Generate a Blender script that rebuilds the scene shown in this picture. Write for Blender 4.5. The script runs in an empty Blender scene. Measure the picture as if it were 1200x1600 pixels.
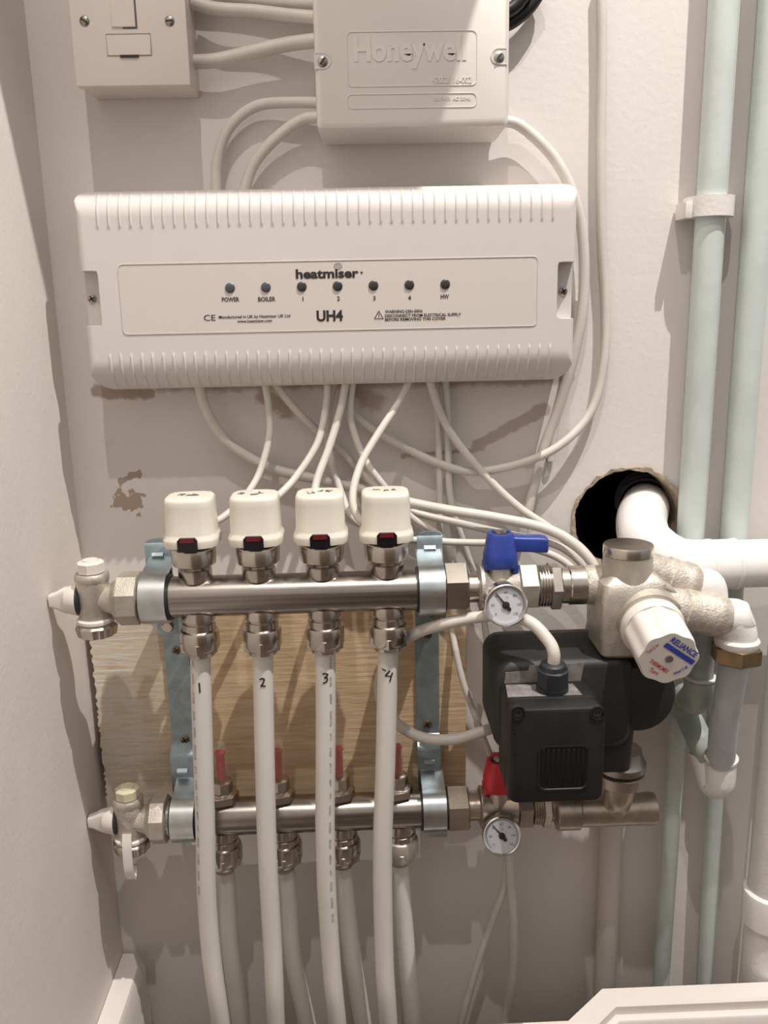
import bpy, bmesh, math, random
from mathutils import Vector, Matrix
random.seed(7)
S = bpy.context.scene
C = S.collection
PI = math.pi

# ------------------------------------------------------------------ camera
FPX = 1341.0                       # focal length in pixels of the 1200x1600 frame
CAMD, CAMZ = 0.71, 0.74            # distance from the back wall, height above the floor
_t, _y, _r = [math.radians(a) for a in (13.2, 1.5, 1.2)]
CF = Vector((math.sin(_y)*math.cos(_t), math.cos(_y)*math.cos(_t), -math.sin(_t)))
_R0 = Vector((math.cos(_y), -math.sin(_y), 0)); _U0 = _R0.cross(CF)
CR = math.cos(_r)*_R0 - math.sin(_r)*_U0
CU = math.cos(_r)*_U0 + math.sin(_r)*_R0
CPOS = Vector((0, -CAMD, CAMZ))
cd = bpy.data.cameras.new('camera'); cam = bpy.data.objects.new('camera', cd); C.objects.link(cam)
mw = Matrix((CR, CU, -CF)).transposed().to_4x4(); mw.translation = CPOS
cam.matrix_world = mw
cd.sensor_fit = 'VERTICAL'; cd.sensor_height = 34.6; cd.sensor_width = 25.95
cd.lens = FPX/1600*34.6
cd.clip_start = 0.01; cd.clip_end = 20
S.camera = cam

def A(px, py, d=0.0):
    """world point seen at photo pixel px,py lying d metres in front of the back wall"""
    v = (px-600)/FPX*CR - (py-800)/FPX*CU + CF
    return CPOS + v*((CAMD-d)/v.y)
def AZ(px, py, z):
    v = (px-600)/FPX*CR - (py-800)/FPX*CU + CF
    return CPOS + v*((z-CAMZ)/v.z)
def AX(px, py, x):
    v = (px-600)/FPX*CR - (py-800)/FPX*CU + CF
    return CPOS + v*(x/v.x)
def U(px, py, d):
    """metres per photo pixel at that point"""
    return (A(px, py, d)-CPOS).dot(CF)/FPX

# ------------------------------------------------------------------ light
S.view_settings.view_transform = 'Standard'; S.view_settings.look = 'None'
S.view_settings.gamma = 1; S.view_settings.exposure = 0.0; S.view_settings.use_curve_mapping = False
W = bpy.data.worlds.new('world'); S.world = W; W.use_nodes = True
wn, wl = W.node_tree.nodes, W.node_tree.links
bg = wn['Background']; bg.inputs['Strength'].default_value = 0.63
tc = wn.new('ShaderNodeTexCoord'); sx = wn.new('ShaderNodeSeparateXYZ'); rp = wn.new('ShaderNodeValToRGB'); mp = wn.new('ShaderNodeMapRange')
mp.inputs['From Min'].default_value = -1; mp.inputs['From Max'].default_value = 1
wl.new(tc.outputs['Generated'], sx.inputs[0]); wl.new(sx.outputs['Z'], mp.inputs['Value'])
wl.new(mp.outputs[0], rp.inputs[0]); wl.new(rp.outputs[0], bg.inputs['Color'])
rp.color_ramp.elements[0].position = 0.2; rp.color_ramp.elements[0].color = (.08, .064, .052, 1)
rp.color_ramp.elements[1].position = 0.75; rp.color_ramp.elements[1].color = (1, .955, .915, 1)
e = rp.color_ramp.elements.new(0.48); e.color = (.47, .452, .437, 1)
def lamp(name, loc, power, col, size):
    l = bpy.data.lights.new(name, 'POINT'); l.energy = power; l.color = col; l.shadow_soft_size = size
    o = bpy.data.objects.new(name, l); o.location = loc; C.objects.link(o)
    return o
lamp('ceiling_downlight_left', (-0.05, -0.95, 2.4), 42.0, (1, .93, .86), .012)
lamp('ceiling_downlight_right', (0.50, -0.50, 2.2), 124.0, (1, .95, .905), .007)

# ------------------------------------------------------------------ materials
def mat(name, col, rough=.5, metal=0.0, var=0.0, scale=60, bump=0.0, bscale=400, stretch=None, spec=.5, coat=0, trans=0, var2=None, sss=0):
    m = bpy.data.materials.new(name); m.use_nodes = True
    n, l = m.node_tree.nodes, m.node_tree.links
    b = n['Principled BSDF']
    b.inputs['Base Color'].default_value = (*col, 1); b.inputs['Roughness'].default_value = rough
    b.inputs['Metallic'].default_value = metal; b.inputs['Specular IOR Level'].default_value = spec
    b.inputs['Coat Weight'].default_value = coat; b.inputs['Transmission Weight'].default_value = trans
    g = n.new('ShaderNodeNewGeometry')
    src = g.outputs['Position']
    if stretch:
        mpn = n.new('ShaderNodeMapping'); mpn.inputs['Scale'].default_value = stretch
        l.new(src, mpn.inputs[0]); src = mpn.outputs[0]
    if var:
        t = n.new('ShaderNodeTexNoise'); t.inputs['Scale'].default_value = scale; t.inputs['Detail'].default_value = 5
        l.new(src, t.inputs['Vector'])
        r = n.new('ShaderNodeValToRGB'); r.color_ramp.elements[0].position = .35; r.color_ramp.elements[1].position = .65
        c2 = var2 if var2 else tuple(c*(1-var) for c in col)
        r.color_ramp.elements[0].color = (*c2, 1); r.color_ramp.elements[1].color = (*col, 1)
        l.new(t.outputs['Fac'], r.inputs[0]); l.new(r.outputs[0], b.inputs['Base Color'])
    if bump:
        t2 = n.new('ShaderNodeTexNoise'); t2.inputs['Scale'].default_value = bscale; t2.inputs['Detail'].default_value = 3
        l.new(src, t2.inputs['Vector'])
        bp = n.new('ShaderNodeBump'); bp.inputs['Strength'].default_value = bump; bp.inputs['Distance'].default_value = .001
        l.new(t2.outputs['Fac'], bp.inputs['Height']); l.new(bp.outputs[0], b.inputs['Normal'])
    return m

M = {}
M['left_paint'] = mat('painted plaster', (.72, .665, .62), .7, var=.04, scale=14, bump=.25, bscale=220)
M['gloss_trim'] = mat('white gloss paint', (.78, .72, .67), .35, var=.04, scale=30)
M['shade_wall_brown'] = mat('dim brown paint', (.16, .12, .095), .6, var=.1, scale=8)
M['floor'] = mat('dark floor', (.10, .075, .06), .6, var=.3, scale=30)
M['white_plastic'] = mat('white plastic', (.655, .615, .585), .38, var=.03, scale=25, bump=.05, bscale=900)
M['plate_plastic'] = mat('matt label plate', (.635, .585, .545), .5)
M['grey_plastic'] = mat('off white moulded plastic', (.68, .645, .60), .42, var=.03, scale=25)
M['spur_plastic'] = mat('white urea plastic', (.70, .63, .575), .35)
M['cream_plastic'] = mat('cream plastic', (.76, .715, .62), .3, var=.03, scale=40)
M['cable'] = mat('white cable sheath', (.65, .615, .555), .45, var=.08, scale=50)
M['cable_paint'] = mat('cable sheath under wall paint', (.63, .595, .55), .65, var=.06, scale=30)
M['cable_black'] = mat('black cable sheath', (.012, .012, .013), .4)
M['pipe_plastic'] = mat('white plastic heating pipe', (.73, .70, .65), .35, var=.05, scale=18)
M['steel'] = mat('brushed stainless steel', (.43, .395, .36), .27, 1, var=.35, scale=7, stretch=(1, 14, 60))
M['steel_dull'] = mat('dull steel', (.46, .43, .40), .33, 1, var=.3, scale=60)
M['nickel'] = mat('nickel plate', (.66, .60, .53), .24, 1, var=.25, scale=45)
M['nickel_matt'] = mat('sandblasted nickel', (.60, .55, .475), .45, .6, var=.22, scale=70, bump=.35, bscale=900)
M['nickel_stain'] = mat('nickel with limescale', (.66, .60, .52), .55, .45, var=.3, scale=160, bump=.7, bscale=600)
M['nickel_warm'] = mat('tarnished nickel', (.54, .47, .38), .35, .85, var=.3, scale=50, bump=.1, bscale=500)
M['zinc'] = mat('zinc plated steel', (.40, .49, .53), .42, .85, var=.25, scale=90)
M['zinc_bright'] = mat('bright zinc plated steel', (.64, .67, .68), .28, .95, var=.2, scale=70)
M['rubber'] = mat('black rubber', (.02, .022, .025), .5)
M['dark_plastic'] = mat('charcoal plastic', (.0065, .0063, .006), .5, var=.5, scale=30, var2=(.014, .0135, .013), bump=.12, bscale=1200)
M['dark_shell'] = mat('charcoal insulating shell', (.011, .0115, .012), .55, var=.5, scale=22, var2=(.020, .020, .019))
M['dust'] = mat('worn grey label', (.26, .24, .23), .6, var=.45, scale=160)
M['black_gloss'] = mat('black gloss window', (.008, .008, .009), .2)
M['red_dark'] = mat('dark red lens', (.16, .012, .02), .25)
M['blue'] = mat('blue plastic', (.025, .055, .30), .38, var=.15, scale=60)
M['red'] = mat('red plastic', (.58, .03, .045), .4, var=.15, scale=60)
M['green_paint'] = mat('pale green white pipe paint', (.60, .66, .635), .42, var=.10, scale=26, bump=.25, bscale=120)
M['grey_paint'] = mat('pale grey pipe paint', (.56, .585, .60), .45, var=.12, scale=40, bump=.3, bscale=160)
M['verdigris'] = mat('worn green grey pipe paint', (.50, .55, .51), .5, var=.35, scale=45, bump=.4, bscale=160)
M['white_paint'] = mat('white pipe paint', (.80, .775, .74), .38, var=.06, scale=40, bump=.3, bscale=300)
M['wall_pipe'] = mat('wall coloured pipe paint', (.62, .57, .52), .6, var=.06, scale=20)
M['pvc'] = mat('white waste pipe plastic', (.86, .83, .80), .28, var=.03, scale=20)
M['brass'] = mat('dull brass', (.34, .235, .13), .38, .85, var=.35, scale=60)
M['chrome'] = mat('chromed rim', (.66, .65, .64), .22, 1)
M['screw'] = mat('dark screw steel', (.34, .32, .29), .35, 1, var=.3, scale=300)
M['screw_gold'] = mat('yellow passivated screw', (.38, .28, .16), .35, 1, var=.3, scale=300)
M['dial'] = mat('white dial card', (.62, .64, .68), .35)
M['ink'] = mat('black print', (.018, .016, .016), .6)
M['ink_grey'] = mat('grey print', (.12, .11, .11), .6)
M['print_grey'] = mat('faint grey print', (.22, .205, .195), .6)
M['ink_blue'] = mat('blue print', (.035, .07, .40), .5)
M['ink_red'] = mat('red print', (.55, .05, .06), .5)
M['marker'] = mat('black marker', (.012, .011, .014), .5)
M['led'] = mat('grey led lens', (.075, .082, .095), .3)
M['led_dark'] = mat('dark led lens', (.040, .040, .044), .3)
M['yellow_plastic'] = mat('yellowed plastic', (.62, .57, .42), .4)
M['plaster'] = mat('broken plaster', (.50, .41, .30), .9, var=.4, scale=90, bump=1, bscale=300)
M['void'] = mat('near black cavity', (.006, .006, .007), .8)  # near black inside of the wall hole
M['clear'] = mat('clear plastic', (.92, .88, .80), .08)
M['clear'].node_tree.nodes['Principled BSDF'].inputs['Alpha'].default_value = .16
M['white_flat'] = mat('off white plastic knob', (.74, .69, .64), .4)

def wall_material():
    m = bpy.data.materials.new('stained emulsion wall'); m.use_nodes = True
    n, l = m.node_tree.nodes, m.node_tree.links; b = n['Principled BSDF']; b.inputs['Roughness'].default_value = .72
    g = n.new('ShaderNodeNewGeometry')
    def math_(op, a, b_=None, clamp=False):
        q = n.new('ShaderNodeMath'); q.operation = op; q.use_clamp = clamp
        for i, v in enumerate((a, b_)):
            if v is None: continue
            if isinstance(v, (int, float)): q.inputs[i].default_value = v
            else: l.new(v, q.inputs[i])
        return q.outputs[0]
    sp = n.new('ShaderNodeSeparateXYZ'); l.new(g.outputs['Position'], sp.inputs[0])
    def noise(scale, detail=5):
        t = n.new('ShaderNodeTexNoise'); t.inputs['Scale'].default_value = scale; t.inputs['Detail'].default_value = detail
        l.new(g.outputs['Position'], t.inputs['Vector']); return t.outputs['Fac']
    nf = noise(120, 6); nl = noise(22, 4); nx = noise(9, 3)
    def seg(p, q, rad, wob, soft):
        """mask of the stroke p-q (photo pixels) with a ragged edge"""
        a, c = A(*p), A(*q); dx, dz = c.x-a.x, c.z-a.z; L2 = max(dx*dx+dz*dz, 1e-9)
        ux, uz = math_('SUBTRACT', sp.outputs['X'], a.x), math_('SUBTRACT', sp.outputs['Z'], a.z)
        t = math_('DIVIDE', math_('ADD', math_('MULTIPLY', ux, dx), math_('MULTIPLY', uz, dz)), L2, True)
        ex = math_('SUBTRACT', ux, math_('MULTIPLY', t, dx)); ez = math_('SUBTRACT', uz, math_('MULTIPLY', t, dz))
        dd = math_('SQRT', math_('ADD', math_('MULTIPLY', ex, ex), math_('MULTIPLY', ez, ez)))
        dd = math_('ADD', dd, math_('MULTIPLY', math_('SUBTRACT', nf, .5), wob))
        dd = math_('ADD', dd, math_('MULTIPLY', math_('SUBTRACT', nl, .5), wob))
        return math_('DIVIDE', math_('SUBTRACT', rad, dd), soft, True)
    masks = [
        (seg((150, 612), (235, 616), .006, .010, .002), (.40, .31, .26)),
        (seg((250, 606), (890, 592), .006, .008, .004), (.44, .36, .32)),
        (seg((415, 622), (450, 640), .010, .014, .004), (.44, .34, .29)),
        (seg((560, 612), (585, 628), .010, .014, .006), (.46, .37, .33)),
        (seg((745, 696), (850, 640), .0056, .008, .002), (.48, .395, .365)),
        (seg((630, 712), (735, 704), .002, .006, .0015), (.45, .37, .34)),
        (seg((184, 787), (208, 783), .0085, .034, .0004), (.40, .30, .24)),
        (seg((190, 752), (220, 742), .0022, .022, .0004), (.40, .31, .25)),
        (seg((150, 690), (700, 740), .002, .02, .01), (.62, .60, .60)),
    ]
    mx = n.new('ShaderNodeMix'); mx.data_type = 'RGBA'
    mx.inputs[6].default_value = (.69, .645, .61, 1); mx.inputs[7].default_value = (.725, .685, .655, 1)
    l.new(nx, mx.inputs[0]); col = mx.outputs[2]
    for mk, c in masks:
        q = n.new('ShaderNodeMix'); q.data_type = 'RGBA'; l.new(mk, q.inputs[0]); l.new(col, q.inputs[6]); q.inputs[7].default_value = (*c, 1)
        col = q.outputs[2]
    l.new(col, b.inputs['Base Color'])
    bp = n.new('ShaderNodeBump'); bp.inputs['Strength'].default_value = .25; bp.inputs['Distance'].default_value = .001
    l.new(noise(180, 4), bp.inputs['Height']); l.new(bp.outputs[0], b.inputs['Normal'])
    return m
M['wall'] = wall_material()

def wood_material():
    m = bpy.data.materials.new('bare plywood'); m.use_nodes = True
    n, l = m.node_tree.nodes, m.node_tree.links; b = n['Principled BSDF']; b.inputs['Roughness'].default_value = .6
    g = n.new('ShaderNodeNewGeometry'); mpn = n.new('ShaderNodeMapping'); mpn.inputs['Scale'].default_value = (9, 9, 130)
    l.new(g.outputs['Position'], mpn.inputs[0])
    t = n.new('ShaderNodeTexNoise'); t.inputs['Scale'].default_value = 3; t.inputs['Detail'].default_value = 6; t.inputs['Roughness'].default_value = .65
    l.new(mpn.outputs[0], t.inputs['Vector'])
    r = n.new('ShaderNodeValToRGB'); l.new(t.outputs['Fac'], r.inputs[0])
    r.color_ramp.elements[0].position = .30; r.color_ramp.elements[0].color = (.56, .39, .225, 1)
    r.color_ramp.elements[1].position = .66; r.color_ramp.elements[1].color = (.80, .61, .41, 1)
    # whitish streaks towards the left edge
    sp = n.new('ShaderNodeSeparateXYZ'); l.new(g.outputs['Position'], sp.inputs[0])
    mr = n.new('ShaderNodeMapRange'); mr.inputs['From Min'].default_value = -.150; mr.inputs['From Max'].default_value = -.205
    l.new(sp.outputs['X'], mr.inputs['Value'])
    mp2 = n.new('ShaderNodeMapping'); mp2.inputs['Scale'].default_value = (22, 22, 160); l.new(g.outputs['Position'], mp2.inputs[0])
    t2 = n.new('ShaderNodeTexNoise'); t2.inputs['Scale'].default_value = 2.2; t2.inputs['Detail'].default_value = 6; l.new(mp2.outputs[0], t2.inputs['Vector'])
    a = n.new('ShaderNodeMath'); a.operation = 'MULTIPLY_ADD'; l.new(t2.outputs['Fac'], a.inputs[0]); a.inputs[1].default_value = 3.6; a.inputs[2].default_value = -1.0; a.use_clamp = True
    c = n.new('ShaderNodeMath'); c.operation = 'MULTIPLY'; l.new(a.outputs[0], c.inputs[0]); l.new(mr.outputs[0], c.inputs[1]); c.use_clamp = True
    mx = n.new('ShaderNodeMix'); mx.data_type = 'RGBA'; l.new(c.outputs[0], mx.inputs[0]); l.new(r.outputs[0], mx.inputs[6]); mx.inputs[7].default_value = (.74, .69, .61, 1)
    l.new(mx.outputs[2], b.inputs['Base Color'])
    bp = n.new('ShaderNodeBump'); bp.inputs['Strength'].default_value = .5; bp.inputs['Distance'].default_value = .0012
    l.new(t.outputs['Fac'], bp.inputs['Height']); l.new(bp.outputs[0], b.inputs['Normal'])
    return m
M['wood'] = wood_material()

# ------------------------------------------------------------------ object helpers
LOC = {}                                  # world position of every object's origin
def tag(o, label, cat, group=None):
    o['label'] = label; o['category'] = cat
    if group: o['group'] = group
    return o
def thing(name, label, cat, loc, group=None):
    o = bpy.data.objects.new(name, None); o.empty_display_size = .01; C.objects.link(o)
    o.location = loc; LOC[o] = Vector(loc)
    return tag(o, label, cat, group)
def obj(name, bm, m, parent=None, angle=38, origin=None, label=None):
    """link bm (built in world space) as one mesh object"""
    bmesh.ops.recalc_face_normals(bm, faces=bm.faces[:]) if len(bm.faces) else None
    if parent is not None: org = LOC[parent]
    elif origin is not None: org = Vector(origin)
    else:
        xs = [v.co for v in bm.verts]
        org = Vector(((min(v.x for v in xs)+max(v.x for v in xs))/2, (min(v.y for v in xs)+max(v.y for v in xs))/2, min(v.z for v in xs)))
    bmesh.ops.translate(bm, verts=bm.verts[:], vec=-org)
    me = bpy.data.meshes.new(name); bm.to_mesh(me); bm.free()
    for p in me.polygons: p.use_smooth = True
    me.set_sharp_from_angle(angle=math.radians(angle))
    me.materials.append(m)
    o = bpy.data.objects.new(name, me); C.objects.link(o)
    if parent is not None: o.parent = parent
    else: o.location = org
    LOC[o] = org
    if label: o['label'] = label
    return o
def struct(name, bm, m, label=None, cat=None, parent=None):
    o = obj(name, bm, m, parent)
    if parent is None:
        o['kind'] = 'structure'
        if label: tag(o, label, cat)
    return o
def clone(root, loc, label=None):
    """copy a thing with its parts and their sub-parts"""
    r = root.copy(); C.objects.link(r); r.location = loc; LOC[r] = Vector(loc)
    for ch in list(root.children):
        c = ch.copy(); C.objects.link(c); c.parent = r
        for g in ch.children:
            d = g.copy(); C.objects.link(d); d.parent = c
    if label: r['label'] = label
    return r
def new(): return bmesh.new()

def frame(o, zdir, xhint=(1, 0, 0)):
    z = Vector(zdir).normalized(); x = Vector(xhint)
    x = x - z*x.dot(z)
    if x.length < 1e-5: x = Vector((0, 1, 0)) - z*z.y
    x.normalize(); y = z.cross(x)
    m = Matrix((x, y, z)).transposed().to_4x4(); m.translation = Vector(o); return m
def loft(bm, loops, cap0=True, cap1=True):
    rings = [[bm.verts.new(p) for p in lp] for lp in loops]
    k = len(rings[0])
    for a, b in zip(rings, rings[1:]):
        for i in range(k): bm.faces.new((a[i], a[(i+1) % k], b[(i+1) % k], b[i]))
    if cap0: bm.faces.new(list(reversed(rings[0])))
    if cap1: bm.faces.new(rings[-1])
    return rings
def lathe(bm, prof, m, n=32, cap0=True, cap1=True, rf=None, ph=0.0):
    loops = []
    for s, r in prof:
        loops.append([m @ Vector((r*(rf(a) if rf else 1)*math.cos(a), r*(rf(a) if rf else 1)*math.sin(a), s)) for a in [ph+2*PI*i/n for i in range(n)]])
    return loft(bm, loops, cap0, cap1)
def hexa(bm, r, s0, s1, m, n=6, ch=.0012, ph=0.0, hole=0):
    """hex nut, r across corners, chamfered corners"""
    lathe(bm, [(s0, r-ch*1.6), (s0+ch, r), (s1-ch, r), (s1, r-ch*1.6)], m, n, ph=ph)
def cyl(bm, a, b, r, n=24, ch=.0006):
    a, b = Vector(a), Vector(b); L = (b-a).length
    lathe(bm, [(0, r-ch), (ch, r), (L-ch, r), (L, r-ch)], frame(a, b-a), n)
def box(bm, x0, x1, y0, y1, z0, z1, bev=.001, m=None, seg=2):
    vs = [Vector((x, y, z)) for x in (x0, x1) for y in (y0, y1) for z in (z0, z1)]
    if m: vs = [m @ v for v in vs]
    v = [bm.verts.new(p) for p in vs]
    fs = [bm.faces.new([v[i] for i in q]) for q in ((0, 1, 3, 2), (4, 6, 7, 5), (0, 4, 5, 1), (2, 3, 7, 6), (0, 2, 6, 4), (1, 5, 7, 3))]
    if bev:
        es = list({e for f in fs for e in f.edges})
        bmesh.ops.bevel(bm, geom=es, offset=bev, segments=seg, profile=.6, affect='EDGES')
def cr(pts, k=8):
    """Catmull-Rom through pts"""
    P = [Vector(p) for p in pts]
    P = [2*P[0]-P[1]] + P + [2*P[-1]-P[-2]]
    out = []
    for i in range(1, len(P)-2):
        a, b, c, d = P[i-1:i+3]
        for j in range(k):
            t = j/k
            out.append(.5*((2*b)+(c-a)*t+(2*a-5*b+4*c-d)*t*t+(3*b-a-3*c+d)*t**3))
    out.append(P[-2]); return out
def frames(pts):
    fr = []; T0 = (pts[1]-pts[0]).normalized()
    n = Vector((0, -1, 0)); n = n - T0*n.dot(T0)
    if n.length < 1e-3: n = Vector((1, 0, 0)) - T0*T0.x
    n.normalize()
    for i, p in enumerate(pts):
        T = (pts[min(i+1, len(pts)-1)]-pts[max(i-1, 0)]).normalized()
        n = (n - T*n.dot(T)).normalized()
        fr.append((p, T, n, T.cross(n)))
    return fr
def tube(bm, pts, r, n=12, smooth=8, cap=True):
    P = cr(pts, smooth) if smooth else [Vector(p) for p in pts]
    fr = frames(P)
    rr = r if callable(r) else (lambda t: r)
    L = len(fr)-1
    loops = [[p + (N*math.cos(2*PI*k/n)+B*math.sin(2*PI*k/n))*rr(i/L) for k in range(n)] for i, (p, T, N, B) in enumerate(fr)]
    loft(bm, loops, cap, cap)
    return fr
def ribbon(bm, pts, x0, x1, th):
    """sheet strip: pts = (y,z) polyline, extruded from x0 to x1, thickness th"""
    P = [Vector((p[0], p[1])) for p in pts]; nrm = []
    for i in range(len(P)):
        t = (P[min(i+1, len(P)-1)]-P[max(i-1, 0)]).normalized(); nrm.append(Vector((-t.y, t.x)))
    loops = []
    for p, q in zip(P, nrm):
        a, b = p+q*th/2, p-q*th/2
        loops.append([Vector((x0, a.x, a.y)), Vector((x1, a.x, a.y)), Vector((x1, b.x, b.y)), Vector((x0, b.x, b.y))])
    loft(bm, loops)
def prism(bm, poly, y0, y1, bev=0, m=None, seg=2):
    """(x,z) polygon extruded between y0 and y1"""
    loops = [[Vector((p[0], y, p[1])) for p in poly] for y in (y0, y1)]
    if m: loops = [[m @ v for v in lp] for lp in loops]
    r = loft(bm, loops)
    if bev:
        es = [e for ring in r for i, v in enumerate(ring) for e in v.link_edges if e.other_vert(v) in ring]
        bmesh.ops.bevel(bm, geom=list(set(es)), offset=bev, segments=seg, profile=.6, affect='EDGES')
def rrect(x0, x1, z0, z1, r, k=5):
    out = []
    for cx, cz, a0 in ((x1-r, z1-r, 0), (x0+r, z1-r, PI/2), (x0+r, z0+r, PI), (x1-r, z0+r, 1.5*PI)):
        for i in range(k+1):
            a = a0+PI/2*i/k; out.append((cx+r*math.cos(a), cz+r*math.sin(a)))
    return out

# writing ---------------------------------------------------------------
def text2d(s, h, bold=0.0, width=None):
    """flat glyph mesh centred on x, baseline at 0, cap height h, optionally fitted to width"""
    cu = bpy.data.curves.new('t', 'FONT'); cu.body = s; cu.size = 1; cu.resolution_u = 3; cu.offset = bold
    cu.align_x = 'CENTER'
    o = bpy.data.objects.new('t', cu); C.objects.link(o)
    dg = bpy.context.evaluated_depsgraph_get(); ev = o.evaluated_get(dg); me = ev.to_mesh()
    vs = [Vector((v.co.x, v.co.y)) for v in me.vertices]; fs = [list(p.vertices) for p in me.polygons]
    ev.to_mesh_clear(); bpy.data.objects.remove(o); bpy.data.curves.remove(cu)
    k = h/.70
    kx = k
    if width and vs: 
        xs = [v.x for v in vs]; kx = width/(max(xs)-min(xs)); mid = (max(xs)+min(xs))/2
        vs = [Vector((v.x-mid, v.y)) for v in vs]
    return [Vector((v.x*kx, v.y*k)) for v in vs], fs
def put(bm, t, fn):
    vs, fs = t; V = [bm.verts.new(fn(v)) for v in vs]
    for f in fs:
        try: bm.faces.new([V[i] for i in f])
        except ValueError: pass
def text_front(bm, s, px, py, d, hpx, wpx=None, bold=0, lift=.0003):
    """writing facing the room on the plane d, baseline centre at photo pixel"""
    o = A(px, py, d); u = U(px, py, d)
    put(bm, text2d(s, hpx*u, bold, wpx*u if wpx else None), lambda v: Vector((o.x+v.x, -d-lift, o.z+v.y)))

def cable(name, label, pts, r, m='cable', group=None, n=10, cat='cable'):
    bm = new(); tube(bm, [A(*p) for p in pts], r, n)
    return tag(obj(name, bm, M[m]), label, cat, group)

# ------------------------------------------------------------------ the room shell
WX = -0.2392                                  # left wall plane
HC = A(981, 814, 0); HR = .0475
bm = new()
outer = [(WX-.15, -.05), (1.1, -.05), (1.1, 1.6), (WX-.15, 1.6)]
ov = [bm.verts.new((x, 0, z)) for x, z in outer]
hn = 56; hv = []
for i in range(hn):
    a = 2*PI*i/hn; rr = HR*(1+random.uniform(-.03, .035))
    hv.append(bm.verts.new((HC.x+rr*math.cos(a), 0, HC.z+rr*.97*math.sin(a))))
es = [bm.edges.new((ov[i], ov[(i+1) % 4])) for i in range(4)]+[bm.edges.new((hv[i], hv[(i+1) % hn])) for i in range(hn)]
bmesh.ops.triangle_fill(bm, use_beauty=True, use_dissolve=False, edges=es)
tun = [bm.verts.new((v.co.x, .03, v.co.z)) for v in hv]
for i in range(hn): bm.faces.new((hv[i], hv[(i+1) % hn], tun[(i+1) % hn], tun[i]))
ob = [bm.verts.new((x, .03, z)) for x, z in outer]
for i in range(4): bm.faces.new((ov[i], ov[(i+1) % 4], ob[(i+1) % 4], ob[i]))
es = [bm.edges.get((ob[i], ob[(i+1) % 4])) for i in range(4)]+[bm.edges.get((tun[i], tun[(i+1) % hn])) for i in range(hn)]
bmesh.ops.triangle_fill(bm, use_beauty=True, use_dissolve=False, edges=es)
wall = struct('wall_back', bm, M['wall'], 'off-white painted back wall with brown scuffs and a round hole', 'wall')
# broken plaster lip and the cavity behind the hole
bm = new()
loops = []
nn = 72
for (rad, y, jit) in ((HR*1.0, -.0004, .0), (HR*1.045, -.0022, .03), (HR*.985, -.002, .02), (HR*.94, .006, .02), (HR*.95, .028, 0)):
    lp = []
    for i in range(nn):
        a = 2*PI*i/nn; k = 1+random.uniform(-jit, jit)
        if jit and y < 0 and math.sin(3*a+1)+math.sin(7*a) < -.6: k *= .985
        lp.append(Vector((HC.x+rad*k*math.cos(a), y, HC.z+rad*k*.97*math.sin(a))))
    loops.append(lp)
loft(bm, loops, False, False)
struct('hole_rim', bm, M['plaster'], parent=wall)
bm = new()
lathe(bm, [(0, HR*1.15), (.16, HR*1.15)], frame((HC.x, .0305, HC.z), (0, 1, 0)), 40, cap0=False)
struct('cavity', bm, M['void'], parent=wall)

bm = new(); box(bm, WX-.03, WX, -1.3, 0, -.05, 1.6, 0)
struct('wall_left', bm, M['left_paint'], 'off-white painted side wall along the left edge', 'wall')
bm = new(); box(bm, WX-.03, 1.1, -1.3, .03, -.05, 0, 0)
struct('floor', bm, M['floor'], 'dark floor under the pipes', 'floor')

bm = new(); box(bm, WX, .205, -.20, 0, 1.30, 1.6, 0)
struct('blocker', bm, M['left_paint'], 'added soffit over the left half, above the view', 'blocker')  # added box out of view, only blocks the right lamp at upper left
bm = new(); box(bm, WX-.03, 1.1, -1.25, -1.2, 0, .86, 0)
struct('shade_wall', bm, M['shade_wall_brown'], 'added low wall behind the viewer, unseen, dimming the lower area', 'wall')  # added behind the camera to keep ambient light off the lower area
# skirting on the left wall
ZS = .150
bm = new()
sec = [(0, 0), (0, ZS), (.0185, ZS), (.0215, ZS-.004), (.0225, ZS-.012), (.0245, ZS-.016), (.0245, ZS-.03), (.0265, ZS-.034), (.0265, 0)]
loops = []
for y, kx in ((-.004, .55), (-.022, 1), (-1.25, 1)):
    loops.append([Vector((WX+.0005+x*kx, y, z)) for x, z in sec])
loft(bm, loops)
struct('baseboard_left', bm, M['gloss_trim'], 'white moulded skirting board along the left wall', 'skirting board')
# boxed skirting in front of the pipes: runs across, then jogs back on the right
ZF = .155
pj0, pj1, pj2, pj3 = AZ(200, 1624, ZF), AZ(888, 1595, ZF), AZ(941, 1545, ZF), AZ(1260, 1536, ZF)
path = [Vector((WX+.001, pj1.y-.001, 0)), Vector((pj1.x, pj1.y, 0)), Vector((pj2.x, pj2.y, 0)), Vector((1.0, pj2.y, 0))]
sec = [(0, 0), (0, ZF), (.0165, ZF), (.0185, ZF-.002), (.0185, ZF-.010), (.0200, ZF-.0115), (.0235, ZF-.0115), (.0245, ZF-.013), (.0245, ZF-.03), (.028, ZF-.034), (.028, 0)]
bm = new(); loops = []
for i, p in enumerate(path):
    d0 = (path[i]-path[i-1]).normalized() if i else (path[1]-path[0]).normalized()
    d1 = (path[i+1]-path[i]).normalized() if i < 3 else d0
    n0 = Vector((d0.y, -d0.x, 0)); n1 = Vector((d1.y, -d1.x, 0)); nb = (n0+n1).normalized(); nb /= max(nb.dot(n0), .3)
    loops.append([p+nb*w+Vector((0, 0, z)) for w, z in sec])
loft(bm, loops)
struct('baseboard_front', bm, M['gloss_trim'], 'white moulded boxing board with a mitred jog at the bottom right', 'skirting board')

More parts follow.
